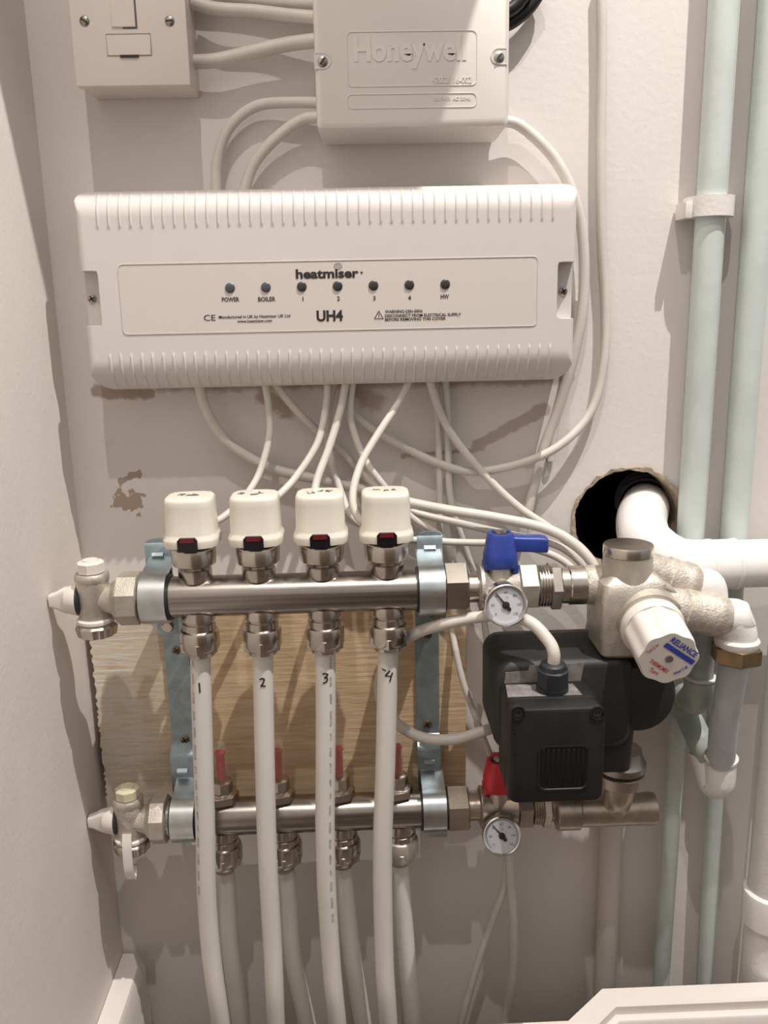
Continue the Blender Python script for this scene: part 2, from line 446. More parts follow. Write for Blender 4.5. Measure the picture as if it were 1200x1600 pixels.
# ------------------------------------------------------------------ fused spur switch, top left
D = .044
bl, br_ = A(119, 134, D), A(298, 134, D)
t = thing('fused_spur', 'white fused switch plate on the wall at the top left', 'switch', ((bl.x+br_.x)/2, 0, bl.z))
x0, x1, zb = bl.x, br_.x, (bl.z+br_.z)/2; zt = zb+.088
bm = new()
box(bm, x0+.002, x1-.001, -.036, -.0003, zb+.001, zt-.001, .0012)
obj('back_box', bm, M['spur_plastic'], t)
bm = new(); box(bm, x0, x1, -D, -.0355, zb, zt, .0016); obj('faceplate', bm, M['spur_plastic'], t)
def screw(parent, px, py, d, rpx, cross=True, m='screw', name='screw', ang=.5):
    c = A(px, py, d); r = rpx*U(px, py, d)
    bm = new(); f = frame(c, (0, -1, 0))
    lathe(bm, [(-.001, r), (.0004, r), (.0010, r*.75), (.0012, r*.3)], f, 20)
    for k in range(2 if cross else 1):
        mm = f @ Matrix.Rotation(ang+k*PI/2, 4, 'Z')
        box(bm, -r*.8, r*.8, -r*.13, r*.13, .0008, .00135, 0, mm)
    o = obj(name, bm, M[m], parent)
    bm = new()
    for k in range(2 if cross else 1):
        mm = f @ Matrix.Rotation(ang+k*PI/2, 4, 'Z')
        box(bm, -r*.75, r*.75, -r*.16, r*.16, .0009, .0014, 0, mm)
    obj('slot', bm, M['ink'], o)
    return o
screw(t, 132, 33, D, 7.5, False, ang=-.6); screw(t, 265, 33, D, 7.5, False, ang=.1)
def plate_rect(bm, p0, p1, d, lift, bev=.0004):
    a, b = A(*p0, d), A(*p1, d)
    box(bm, min(a.x, b.x), max(a.x, b.x), -d-lift, -d+.002, min(a.z, b.z), max(a.z, b.z), bev, seg=1)
g = new(); plate_rect(g, (183, -60), (215, 45), D, .0002, 0); gg = obj('rocker_gap', g, M['ink_grey'], t)
bm = new(); plate_rect(bm, (166, -60), (212.6, 42.6), D, .0012); obj('rocker_switch', bm, M['spur_plastic'], t)
g = new(); plate_rect(g, (165, 53.0), (237.6, 87), D, .0002, 0); obj('fuse_gap', g, M['dust'], t)
bm = new(); plate_rect(bm, (166, 55), (237, 86.4), D, .0009); fh = obj('fuse_holder', bm, M['spur_plastic'], t)
bm = new(); plate_rect(bm, (188, 86.5), (217, 90), D, .0011, 0); obj('slot', bm, M['ink'], fh)

# ------------------------------------------------------------------ wiring box with embossed name, top centre
D = .048
bl, br_ = A(495, 201, D), A(795, 197, D); zb = (bl.z+br_.z)/2; bz = A(640, 226, .004).z
t = thing('junction_box', 'off-white square wiring box with raised lettering at the top centre', 'junction box', ((bl.x+br_.x)/2, 0, bz))
x0, x1, zt = bl.x, br_.x, zb+.14
bm = new()
i0 = .0025
lp = lambda o, y, zz: [Vector((x, y, z)) for x, z in rrect(x0+o, x1-o, zz, zt, .003)]
loft(bm, [lp(.004, -.0005, bz+.0025), lp(.004, -.006, bz+.0025), lp(.0025, -.006, bz+.0005), lp(0, -D+.004, zb), lp(.0006, -D+.0012, zb+.0006), lp(.003, -D, zb+.003)])
body = obj('cover', bm, M['grey_plastic'], t)
for (q0, q1) in (((540, 49), (746, 134)), ((541, 147), (746, 168))):
    a, b = A(*q0, D), A(*q1, D)
    bm = new(); o_ = rrect(a.x, b.x, b.z, a.z, .004); i_ = rrect(a.x+.0009, b.x-.0009, b.z+.0009, a.z-.0009, .0033)
    loops = [[Vector((x, -D+.0002, z)) for x, z in o_], [Vector((x, -D-.0004, z)) for x, z in rrect(a.x+.0003, b.x-.0003, b.z+.0003, a.z-.0003, .0038)],
             [Vector((x, -D-.0004, z)) for x, z in rrect(a.x+.0006, b.x-.0006, b.z+.0006, a.z-.0006, .0036)], [Vector((x, -D+.0002, z)) for x, z in i_]]
    loft(bm, loops, False, False)
    obj('panel_border', bm, M['grey_plastic'], t)
def emboss(s, px, py, d, hpx, wpx, bold, th):
    """raised lettering with real thickness"""
    bm = new(); text_front(bm, s, px, py, d, hpx, wpx, bold, 0)
    r = bmesh.ops.extrude_face_region(bm, geom=bm.faces[:])
    bmesh.ops.translate(bm, verts=[v for v in r['geom'] if isinstance(v, bmesh.types.BMVert)], vec=(0, -th, 0))
    return bm
obj('raised_lettering', emboss('Honeywell', 641, 94, D, 34, 176, .03, .0004), M['grey_plastic'], t)
bm = emboss('42002116-002', 706, 130, D, 9, 62, .01, .0004); obj('raised_number', bm, M['grey_plastic'], t)
bm = emboss('220/240V AC 50Hz', 706, 157, D, 5, 58, .01, .0003); 
b2 = emboss('3A  IP20  T55', 706, 165, D, 5, 58, .01, .0003)
obj('raised_small_print', bm, M['grey_plastic'], t); b2.free()
for px, py, sgn in ((505, 95, -1), (779, 88, 1)):
    c = A(px, py, D); u = U(px, py, D); bm = new()
    pl = [(c.x+12*u*math.cos(a)*-sgn, c.z+12*u*math.sin(a)) for a in [(-PI/2+PI*i/14)*1 for i in range(15)]]
    pl += [(c.x+sgn*14*u, c.z+12*u), (c.x+sgn*14*u, c.z-12*u)]
    inn = [((x-c.x)*.86+c.x, (z-c.z)*.86+c.z) for x, z in pl]
    if sgn < 0: pl, inn = pl, inn
    loft(bm, [[Vector((x, -D-.0002, z)) for x, z in pl], [Vector((x, -D-.0005, z)) for x, z in pl], [Vector((x, -D-.0005, z)) for x, z in inn], [Vector((x, -D-.00025, z)) for x, z in inn]], True, False)
    bm.faces.new  # socket rim only
    obj('screw_socket', bm, M['grey_plastic'], t)
    screw(t, px+sgn*1, py+1, D+.0004, 8, False, 'steel_dull', ang=.9)

# ------------------------------------------------------------------ heating controller with seven lamps
X0, X1, Z0, Z1, H = -.2032, .1648, .6842, .8298, .050
t = thing('heating_controller', 'long white ribbed heating control box with seven indicator lamps', 'control box', ((X0+X1)/2, 0, Z0))
def prof(s, r, h=H):
    return h if s >= r else h-r+math.sqrt(max(0, r*r-(r-s)**2))
pl0, pl1 = A(184, 411, H), A(838, 517, H); pl0z = (A(184, 413, H).z+A(838, 402, H).z)/2; pl1z = (A(190, 520, H).z+A(838, 511, H).z)/2
n0a, n0b = A(152, 423, H), A(152, 509, H); n1a, n1b = A(872, 409, H), A(872, 498, H)
RIB0 = A(152, 340, H).x; RIB1 = A(864, 340, H).x; NR = 43; PIT = (RIB1-RIB0)/(NR-1)
zr_t, zr_b = A(500, 352, H).z, A(500, 546, H).z
def inr(x, z, xa, xb, za, zb_, r):
    dx = max(xa+r-x, x-(xb-r), 0); dz = max(za+r-z, z-(zb_-r), 0)
    return (dx*dx+dz*dz) <= r*r and xa <= x <= xb and za <= z <= zb_
def height(x, z):
    h = min(prof(min(x-X0, X1-x), .006), prof(Z1-z, .020), prof(z-Z0, .024))
    if h < .004: h = max(h, .0)
    k = (x-RIB0)/PIT; kk = round(k)
    if 0 <= kk <= NR-1 and (z > zr_t or z < zr_b):
        dd = abs(k-kk)*PIT
        fade = min(1, (z-zr_t if z > zr_t else zr_b-z)/.002)
        if dd < .00095: h += .0010*(1-(dd/.00095)**2)*fade
    if inr(x, z, X0-.02, n0a.x, n0b.z, n0a.z, .004): h = min(h, .037)
    if inr(x, z, n1a.x, X1+.02, n1b.z, n1a.z, .004): h = min(h, .037)
    return h
def lines(a, b, step, extra):
    out = [a+(b-a)*i/round((b-a)/step) for i in range(round((b-a)/step)+1)]
    out += extra; out = sorted(set(round(v, 6) for v in out)); res = [out[0]]
    for v in out[1:]:
        if v-res[-1] > .00012: res.append(v)
    return res
xs = lines(X0, X1, .0027, [RIB0+k*PIT+q for k in range(NR) for q in (-.00095, -.0006, 0, .0006, .00095)]+[X0+.002, X0+.003, X0+.0045, X0+.006, X1-.002, X1-.003, X1-.0045, X1-.006]+[n0a.x-.004+.0005*k for k in range(8)]+[n1a.x+.0005*k for k in range(8)]+[X0+.0003, X0+.001, X1-.0003, X1-.001, n0a.x-.0001, n0a.x+.0001, n1a.x-.0001, n1a.x+.0001])
zs = lines(Z0, Z1, .0013, [n0b.z-.0005*k for k in range(8)]+[n0a.z+.0005*k for k in range(8)]+[Z0+.0002, Z0+.0006, Z1-.0002, Z1-.0006, n0a.z-.0001, n0a.z+.0001, n0b.z-.0001, n0b.z+.0001, n1a.z-.0001, n1a.z+.0001, n1b.z-.0001, n1b.z+.0001])
def xlim(z):
    rb, rt = .017, .009; o = 0
    if z < Z0+rb: o = rb-math.sqrt(max(0, rb*rb-(rb-(z-Z0))**2))
    if z > Z1-rt: o = rt-math.sqrt(max(0, rt*rt-(rt-(Z1-z))**2))
    return X0+o, X1-o
bm = new(); grid = []
for z in zs:
    row = []; a, b = xlim(z)
    for x in xs:
        xx = min(max(x, a), b); hh = height(xx, z)
        if x < a+.0001 or x > b-.0001: hh = min(hh, H-.006)
        row.append(bm.verts.new((xx, -hh, z)))
    grid.append(row)
for j in range(len(zs)-1):
    for i in range(len(xs)-1):
        bm.faces.new((grid[j][i], grid[j][i+1], grid[j+1][i+1], grid[j+1][i]))
rim = grid[0][:]+[r[-1] for r in grid[1:]]+grid[-1][-2::-1]+[r[0] for r in grid[-2:0:-1]]
base = [bm.verts.new((v.co.x, -.0004, v.co.z)) for v in rim]
for i in range(len(rim)): bm.faces.new((rim[i], rim[(i+1) % len(rim)], base[(i+1) % len(rim)], base[i]))
bm.faces.new(base)
bmesh.ops.remove_doubles(bm, verts=bm.verts[:], dist=.00002)
obj('cover', bm, M['white_plastic'], t, angle=50)
bm = new()
o_ = rrect(pl0.x-.0004, pl1.x+.0004, pl1z-.0004, pl0z+.0004, .0036)
loft(bm, [[Vector((x, -H+.001, z)) for x, z in o_], [Vector((x, -H-.0005, z)) for x, z in o_], [Vector((x, -H-.0005, z)) for x, z in rrect(pl0.x, pl1.x, pl1z, pl0z, .0034)], [Vector((x, -H-.0001, z)) for x, z in rrect(pl0.x, pl1.x, pl1z, pl0z, .0034)]], True, True)
plate = obj('label_plate', bm, M['plate_plastic'], t, angle=12, label='slightly darker recessed label plate')
bm = new(); HP = H+.0001
text_front(bm, 'heatmiser', 511.5, 434, HP, 13.5, 98, .032)
text_front(bm, '.', 565, 427, HP, 13, None, .03)
text_front(bm, 'UH4', 515.5, 501, HP, 15.5, 41, .034)
text_front(bm, 'CE', 328, 501, HP, 9, 18, .0)
for s, px, py, w in (('POWER', 360.5, 471, 27), ('BOILER', 417, 470.5, 27), ('1', 473.5, 470, None), ('2', 529, 469.5, None), ('3', 585, 469, None), ('4', 640, 468.5, None), ('HW', 695, 466.5, 13)):
    text_front(bm, s, px, py, HP, 6.4, w, .022)
text_front(bm, 'Manufactured in UK by Heatmiser UK Ltd', 398, 496.5, HP, 4.4, 111, .018)
text_front(bm, 'www.heatmiser.com', 398, 503.5, HP, 4.4, 54, .018)
text_front(bm, 'WARNING-230v-50Hz', 631, 488.5, HP, 4.4, 59, .022)
text_front(bm, 'DISCONNECT FROM ELECTRICAL SUPPLY', 661, 494.5, HP, 4.4, 119, .022)
text_front(bm, 'BEFORE REMOVING THIS COVER', 649, 500.5, HP, 4.4, 95, .022)
# warning triangle
def stroke(bm, pts, d, w, lift=.0003):
    for (a, b) in zip(pts, pts[1:]):
        p, q = A(*a, d), A(*b, d); dv = (q-p).normalized(); nv = Vector((-dv.z, 0, dv.x))*w/2
        bm.faces.new([bm.verts.new(v+Vector((0, -lift, 0))) for v in (p-nv, q-nv, q+nv, p+nv)])
stroke(bm, [(585, 498), (592, 486), (599, 498), (585, 498)], HP, .0005)
stroke(bm, [(592, 490), (592, 495)], HP, .0005); stroke(bm, [(592, 496), (592, 497)], HP, .0005)
obj('lettering', bm, M['ink'], plate)
bm = new()
stroke(bm, [(528+6*math.cos(a), 416-5*math.sin(a)) for a in [PI*2*i/12 for i in range(13)]], HP, .0004)
stroke(bm, [(528+3*math.cos(a), 415.5-2.5*math.sin(a)) for a in [PI*2*i/8 for i in range(9)]], HP, .0004)
obj('swirl_mark', bm, M['ink_grey'], plate)
for i in range(7):
    px, py = 359.5+56.0*i, 449.8-.95*i
    c = A(px, py, H); r = 7.6*U(px, py, H); bm = new(); f = frame(c, (0, -1, 0))
    lathe(bm, [(-.001, r), (.0006, r), (.0011, r*.85), (.0013, r*.4)], f, 24)
    obj('indicator_lamp', bm, M['led'] if i < 2 else M['led_dark'], t)
screw(t, 144, 467, .0375, 6.5, True, 'steel_dull'); screw(t, 880, 455, .0375, 6.5, True, 'steel_dull')

# ------------------------------------------------------------------ plywood backing board
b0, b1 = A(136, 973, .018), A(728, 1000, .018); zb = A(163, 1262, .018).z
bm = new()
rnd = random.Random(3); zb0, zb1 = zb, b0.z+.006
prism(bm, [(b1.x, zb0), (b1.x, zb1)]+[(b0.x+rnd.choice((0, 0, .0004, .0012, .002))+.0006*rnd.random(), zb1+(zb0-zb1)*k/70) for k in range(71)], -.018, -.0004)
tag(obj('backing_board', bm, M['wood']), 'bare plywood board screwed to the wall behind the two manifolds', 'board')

# ------------------------------------------------------------------ manifolds
D1, D2 = .085, .055
ZB1 = (A(300, 931.5, D1).z+A(600, 923, D1).z)/2
ZB2 = (A(300, 1277, D2).z+A(600, 1266, D2).z)/2
RB = .0156
OUT1 = [A(p, 995, D1).x for p in (312.5, 410, 508, 606.5)]
OUT2 = [A(p, 1340, D2).x for p in (352, 446, 537, 627)]
def bar_x(p, y, d): return A(p, y, d).x
def XM(x, d, z): return frame((x, -d, z), (1, 0, 0), (0, 0, 1))      # local z runs along +X
def manifold(name, label, xa, xb, d, z):
    bm = new(); lathe(bm, [(0, RB-.001), (.001, RB), (xb-xa-.001, RB), (xb-xa, RB-.001)], XM(xa, d, z), 48)
    return tag(obj(name, bm, M['steel']), label, 'manifold', 'brushed steel manifold bars')
manifold('manifold_bar', 'upper brushed steel manifold bar under the four cream actuators', A(222, 930, D1).x, A(694, 920, D1).x, D1, ZB1)
manifold('manifold_bar', 'lower brushed steel manifold bar carrying the four red flow meters', A(262, 1278, D2).x, A(697, 1262, D2).x, D2, ZB2)

# actuators: valve insert nuts below, cream head above
def octa(w, c, k=2):
    """square of half width w with rounded corners of size c"""
    return rrect(-w, w, -w, w, c, 4)
ax, az = OUT1[0], ZB1+RB
act = thing('valve_actuator', '', 'actuator', (ax, -D1, az), 'cream thermal actuators')
f = frame((ax, -D1, az), (0, 0, 1))
bm = new(); lathe(bm, [(-.003, .0115), (.001, .0125), (.0062, .0125), (.0068, .0118), (.0068, .0075), (.0115, .0075), (.0115, .009)], f, 28)
hexa(bm, .0128, .0008, .0064, f, 10, .0005); obj('valve_insert', bm, M['nickel'], act)
bm = new(); lathe(bm, [(.0095, .0145), (.0108, .0163), (.0220, .0168), (.0235, .0158), (.0242, .0120)], f, 12); obj('locking_ring', bm, M['nickel'], act)
bm = new(); lathe(bm, [(.0235, .015), (.0260, .0172), (.0264, .0172)], f, 28); obj('base_gasket', bm, M['rubber'], act)
bm = new()
def sq(w, c, z, oy=0): return [Vector((ax+x, -D1+y+oy, az+z)) for x, y in rrect(-w, w, -w, w, c*1.35, 2)]
HB = .0258
loft(bm, [sq(.0180, .008, HB), sq(.0198, .008, HB+.0008), sq(.0203, .008, HB+.0055), sq(.0200, .008, HB+.0070), sq(.0188, .0075, HB+.0088), sq(.0182, .007, HB+.0105), sq(.0178, .007, HB+.030),
          sq(.0177, .007, HB+.0340), sq(.0173, .007, HB+.0358), sq(.0164, .0068, HB+.0368), sq(.0150, .006, HB+.0370)])
head = obj('actuator_head', bm, M['cream_plastic'], act, angle=50)
bm = new(); zz = az+HB
prism(bm, [(ax-.0073, zz-.0008), (ax+.0073, zz-.0008), (ax+.0073, zz+.0075), (ax+.0055, zz+.0095), (ax-.0055, zz+.0095), (ax-.0073, zz+.0075)], -D1-.0214, -D1-.016)
win = obj('status_window', bm, M['black_gloss'], head)
bm = new(); prism(bm, [(ax-.0052, zz+.0062), (ax+.0052, zz+.0062), (ax+.0050, zz+.0086), (ax+.0040, zz+.0092), (ax-.0040, zz+.0092), (ax-.0050, zz+.0086)], -D1-.0219, -D1-.0210)
obj('red_indicator', bm, M['red_dark'], act)
actlab = ['cream actuator above the pipe marked 1', 'cream actuator above the pipe marked 2', 'cream actuator above the pipe marked 3', 'cream actuator above the pipe marked 4']
acts = [act]+[clone(act, (OUT1[i], -D1, az)) for i in (1, 2, 3)]
for o, lb in zip(acts, actlab): o['label'] = lb
# pen scribble on top of each head, different every time
for i, o in enumerate(acts):
    rnd = random.Random(20+i); bm = new(); zt = az+HB+.0372
    for s in range(3):
        c = Vector((OUT1[i]-.008+.007*s+rnd.uniform(-.002, .002), -D1+rnd.uniform(-.004, .004), zt)); P = []
        for k in range(6): P.append(c+Vector((rnd.uniform(-.003, .003), rnd.uniform(-.004, .004), 0)))
        tube(bm, P, .00035, 5, 4)
    obj('pen_mark', bm, M['ink_grey'], o)

# outlet fittings under the bars
def fitting(x, d, z, label, m='nickel', stain=False):
    t = thing('pipe_fitting', label, 'fitting', (x, -d, z), 'nickel compression fittings')
    f = frame((x, -d, z), (0, 0, -1))
    bm = new(); lathe(bm, [(-.003, .0118), (.002, .0128), (.004, .0128), (.0048, .0116), (.009, .0113), (.012, .0118), (.016, .0118)], f, 32)
    hexa(bm, .0128, .006, .0125, f, 12, .0006); obj('adaptor', bm, M[m], t)
    bm = new(); lathe(bm, [(.0115, .0122), (.0125, .0142), (.0145, .0150), (.0255, .0150), (.0275, .0142), (.0285, .0136)], f, 40)
    hexa(bm, .0160, .0195, .0300, f, 6, .0016, ph=PI/6); lathe(bm, [(.0295, .0125), (.0325, .0115)], f, 24)
    obj('compression_nut', bm, M['nickel_matt'] if stain else M[m], t)
    return t
for i, x in enumerate(OUT1):
    fitting(x, D1, ZB1-RB+.0015, 'shiny compression fitting on top of the pipe marked %d' % (i+1))
lb2 = ['compression fitting under the lower bar behind the pipe marked 1', 'compression fitting under the lower bar behind the pipe marked 2', 'compression fitting under the lower bar behind the pipe marked 3', 'limescaled compression fitting under the lower bar behind the pipe marked 4']
for i, x in enumerate(OUT2):
    fitting(x, D2, ZB2-RB+.0015, lb2[i], 'nickel', i == 3)

# flow meters on the lower bar
FM = [A(p, 1228, D2).x for p in (347, 436, 530, 621)]
zf = ZB2+RB
fm = thing('flow_meter', '', 'flow meter', (FM[0], -D2, zf), 'red scaled flow meters')
f = frame((FM[0], -D2, zf), (0, 0, 1))
bm = new(); hexa(bm, .0135, -.001, .0075, f, 6, .0012, ph=.25); lathe(bm, [(.0075, .0105), (.0085, .0088)], f, 24); hexa(bm, .0090, .008, .0185, f, 8, .0008); obj('base_nut', bm, M['nickel'], fm)
bm = new(); lathe(bm, [(.0185, .0050), (.050, .0050), (.052, .0042)], f, 20); obj('sight_tube', bm, M['clear'], fm)
bm = new(); lathe(bm, [(.0187, .0034), (.042, .0034), (.0425, .0044), (.0445, .0044), (.045, .0034)], f, 16)
for k in range(9): lathe(bm, [(.020+.0024*k, .0038), (.0206+.0024*k, .0038)], f, 16)
obj('red_scale', bm, M['red'], fm)
fms = [fm]+[clone(fm, (FM[i], -D2, zf)) for i in (1, 2, 3)]
for i, o in enumerate(fms): o['label'] = 'red scaled flow meter beside the pipe marked %d' % (i+1)

# heating pipes with print and hand-written numbers
def pipe(pix, label, group, r=.0080, printed=None, off=0.0, number=None, toff=.0, dn=None):
    pts = [A(*p) for p in pix]; lastp = pts[-1]
    pts += [Vector((lastp.x+(lastp.x-pts[-2].x)*.4, lastp.y+.002, lastp.z*.5)), Vector((lastp.x+(lastp.x-pts[-2].x)*.5, lastp.y+.002, .001))]
    bm = new(); fr = tube(bm, pts, r, 24, 10)
    o = obj('heating_pipe', bm, M['pipe_plastic']); tag(o, label, 'pipe', group)
    ln = [0]
    for a, b in zip(fr, fr[1:]): ln.append(ln[-1]+(b[0]-a[0]).length)
    def wrap(s, w, lift=.00015):
        """s along the pipe from its top, w around it (positive to the right)"""
        i = 0
        while i < len(ln)-2 and ln[i+1] < s: i += 1
        k = (s-ln[i])/max(ln[i+1]-ln[i], 1e-6); p = fr[i][0].lerp(fr[i+1][0], k); T = fr[i][1]
        out = Vector((0, -1, 0)); out = (out-T*out.dot(T)).normalized(); rt = out.cross(T) if out.cross(T).x > 0 else T.cross(out)
        a = w/r
        return p+(out*math.cos(a)+rt*math.sin(a))*(r+lift)
    if printed:
        bm = new(); s = .006
        for word in printed:
            vs, fs = text2d(word, .0020, .0); L = max(v.x for v in vs)-min(v.x for v in vs); mn = min(v.x for v in vs)
            put(bm, ([Vector((v.x-mn, v.y)) for v in vs], fs), lambda v, s=s: wrap(s+v.x, off-v.y))
            s += L+.006
            if s > .31: break
        obj('pipe_print', bm, M['print_grey'], o)
    if number:
        bm = new()
        for st in number: tube(bm, [wrap(toff+.001*b, .001*a, .0) for a, b in st], .00065, 6, 5)
        obj('marker_number', bm, M['marker'], o)
    return o
PR = ['16x2', 'OVGW', '14/10600', 'SINTEF', 'PE0004', 'SOMATOP', 'Pe1.2', '4-4709', 'Pe1.1.2', '005m', '16x2', 'OVGW', '14/10600', 'SINTEF', 'PE0004']
N1 = [[(0, 0), (.2, 3), (.4, 8)]]
N2 = [[(-1.8, 1), (0, 0), (1.6, 1), (.6, 4), (-1.2, 6.5)], [(-1.2, 6.5), (.5, 6.2), (2.6, 6.6)]]
N3 = [[(-2, .6), (0, 0), (2, 1), (1, 2.6), (-.6, 3.6)], [(-.6, 3.6), (1.6, 4.2), (1.2, 6.6), (-1.8, 8.2)]]
N4 = [[(-5, 0), (-2, 1.0)], [(1.2, .8), (-.4, 3.0), (-1.8, 5.2), (3.0, 5.4)], [(3.4, 2.6), (2.4, 6), (1.4, 10)]]
GP, GQ = 'white plastic pipes of the upper bar', 'white plastic pipes of the lower bar'
pipe([(313, 1015, .085), (315, 1100, .085), (318, 1200, .085), (321, 1300, .0845), (323, 1400, .083), (331, 1500, .080), (345, 1600, .076)], 'white plastic pipe marked with a black 1', GP, printed=PR, off=-.0042, number=N1, toff=.024)
pipe([(410.5, 1012, .085), (412, 1100, .085), (414, 1200, .085), (418, 1340, .084), (427, 1500, .080), (431, 1600, .076)], 'white plastic pipe marked with a black 2', GP, number=N2, toff=.022)
pipe([(508, 1010, .085), (509, 1100, .085), (508.5, 1200, .085), (508, 1300, .0845), (511, 1400, .083), (519, 1520, .079), (527, 1600, .076)], 'white plastic pipe marked with a black 3', GP, printed=PR[2:]+PR[:4], off=.0055, number=N3, toff=.019)
pipe([(607, 1008, .085), (605, 1080, .085), (602, 1200, .085), (598, 1310, .0845), (598, 1400, .083), (601, 1510, .080), (607, 1600, .076)], 'white plastic pipe marked with a black 4', GP, number=N4, toff=.017)
lbq = ['white plastic pipe hanging behind the pipe marked 1', 'white plastic pipe hanging behind the pipe marked 2', 'white plastic pipe hanging behind the pipe marked 3', 'white plastic pipe hanging behind the pipe marked 4']
for lb, pts in zip(lbq, ([(352, 1360, .055), (355, 1400, .055), (360, 1480, .054), (376, 1600, .050)],
                         [(446, 1358, .055), (450, 1400, .055), (458, 1500, .053), (480, 1600, .050)],
                         [(536, 1352, .055), (540, 1400, .055), (551, 1500, .053), (567, 1600, .050)],
                         [(625, 1348, .055), (628, 1400, .055), (636, 1500, .053), (645, 1600, .050)])):
    pipe(pts, lb, GQ)

# bracket rails with the clamps round both bars
def bracket(label, pt, pb, xc1, xc2):
    DT = .056
    zt, zb = A(*pt, DT).z, A(*pb, .021).z
    xm = (A(*pt, DT).x+A(*pb, .031).x)/2; w = .0100
    t = thing('manifold_bracket', label, 'bracket', (xm, -.0183, zb), 'zinc plated bracket rails')
    bm = new()
    ribbon(bm, [(-DT+.002, zt), (-DT, zt-.003), (-DT, ZB1+.010), (-DT+.003, ZB1-.004), (-.030, ZB1-.024), (-.0205, ZB1-.031), (-.0198, ZB1-.036), (-.0195, ZB2+.056), (-.0205, ZB2+.052), (-.031, ZB2+.046), (-.033, ZB2+.043), (-.033, ZB2+.018), (-.030, ZB2-.018)], xm-w, xm+w, .0024)
    # rounded corner plate on top of the tab
    prism(bm, [(xm+w*math.cos(PI*k/10), zt-.0005+.0042*math.sin(PI*k/10)) for k in range(11)], -DT+.0008, -DT+.0032)
    obj('rail', bm, M['zinc'], t)
    for z, dd, xc, d0 in ((ZB1, D1, xc1, DT), (ZB2, D2, xc2, .034)):
        bm = new(); rr = RB+.0032
        P = [(-d0+.001, z+rr+.0045), (-d0-.002, z+rr+.0040), (-dd+.010, z+rr+.0012)] if d0 > .05 else [(-d0+.001, z+rr+.0055), (-d0-.002, z+rr+.0050), (-dd+.008, z+rr+.0010)]
        for k in range(25):
            a = math.radians(5+k*170/24); P.append((-dd-rr*math.sin(a), z+rr*math.cos(a)))
        P += [(-dd+.010, z-rr-.001), (-dd+.016, z-rr-.0015), (-dd+.017, z-rr-.010)]
        ribbon(bm, P, xc-.0098, xc+.0098, .0024)
        cl = obj('clamp_band', bm, M['zinc_bright'], t)
        bm = new(); lathe(bm, [(-.0114, RB+.0004), (-.0114, RB+.0020), (.0114, RB+.0020), (.0114, RB+.0004)], XM(xc, dd, z), 40, False, False); obj('rubber_liner', bm, M['rubber'], cl)
        bm = new(); box(bm, xc-.0040, xc+.0125, -dd+.0085, -dd+.0110, z-rr-.015, z-rr-.001, .0006); obj('clamp_lug', bm, M['zinc'], cl)
        c = (xc+.0045, -dd+.0080, z-rr-.008); f = frame(c, (0, -1, 0)); bm = new(); lathe(bm, [(-.002, .0048), (.0012, .0048), (.0026, .0036)], f, 16)
        obj('clamp_screw', bm, M['nickel'], cl)
    bm = new(); ribbon(bm, [(-DT-.0012, zt-.0075), (-DT-.0032, zt-.0092), (-DT-.0012, zt-.0112)], xm-.0045, xm+.0045, .0012); obj('pressed_tongue', bm, M['zinc'], t)
    bm = new(); ribbon(bm, [(-.0342, ZB2+.034), (-.0362, ZB2+.032), (-.0342, ZB2+.0295)], xm-.0045, xm+.0045, .0012); obj('pressed_tongue', bm, M['zinc'], t)
    return t
bL = bracket('left zinc bracket rail behind the pipe marked 1', (247, 849, 0)[:2], (287, 1222), A(236, 930, D1+.016).x, A(283, 1280, D2+.016).x)
bR = bracket('right zinc bracket rail beside the pipe marked 4', (670, 838), (672, 1222), A(676, 920, D1+.016).x, A(680, 1262, D2+.016).x)
for o, pts in ((bL, ((276, 1016), (289, 1156))), (bR, ((668, 992), (668, 1132)))):
    for px, py in pts: screw(o, px, py, .0212, 7, True, 'screw_gold')

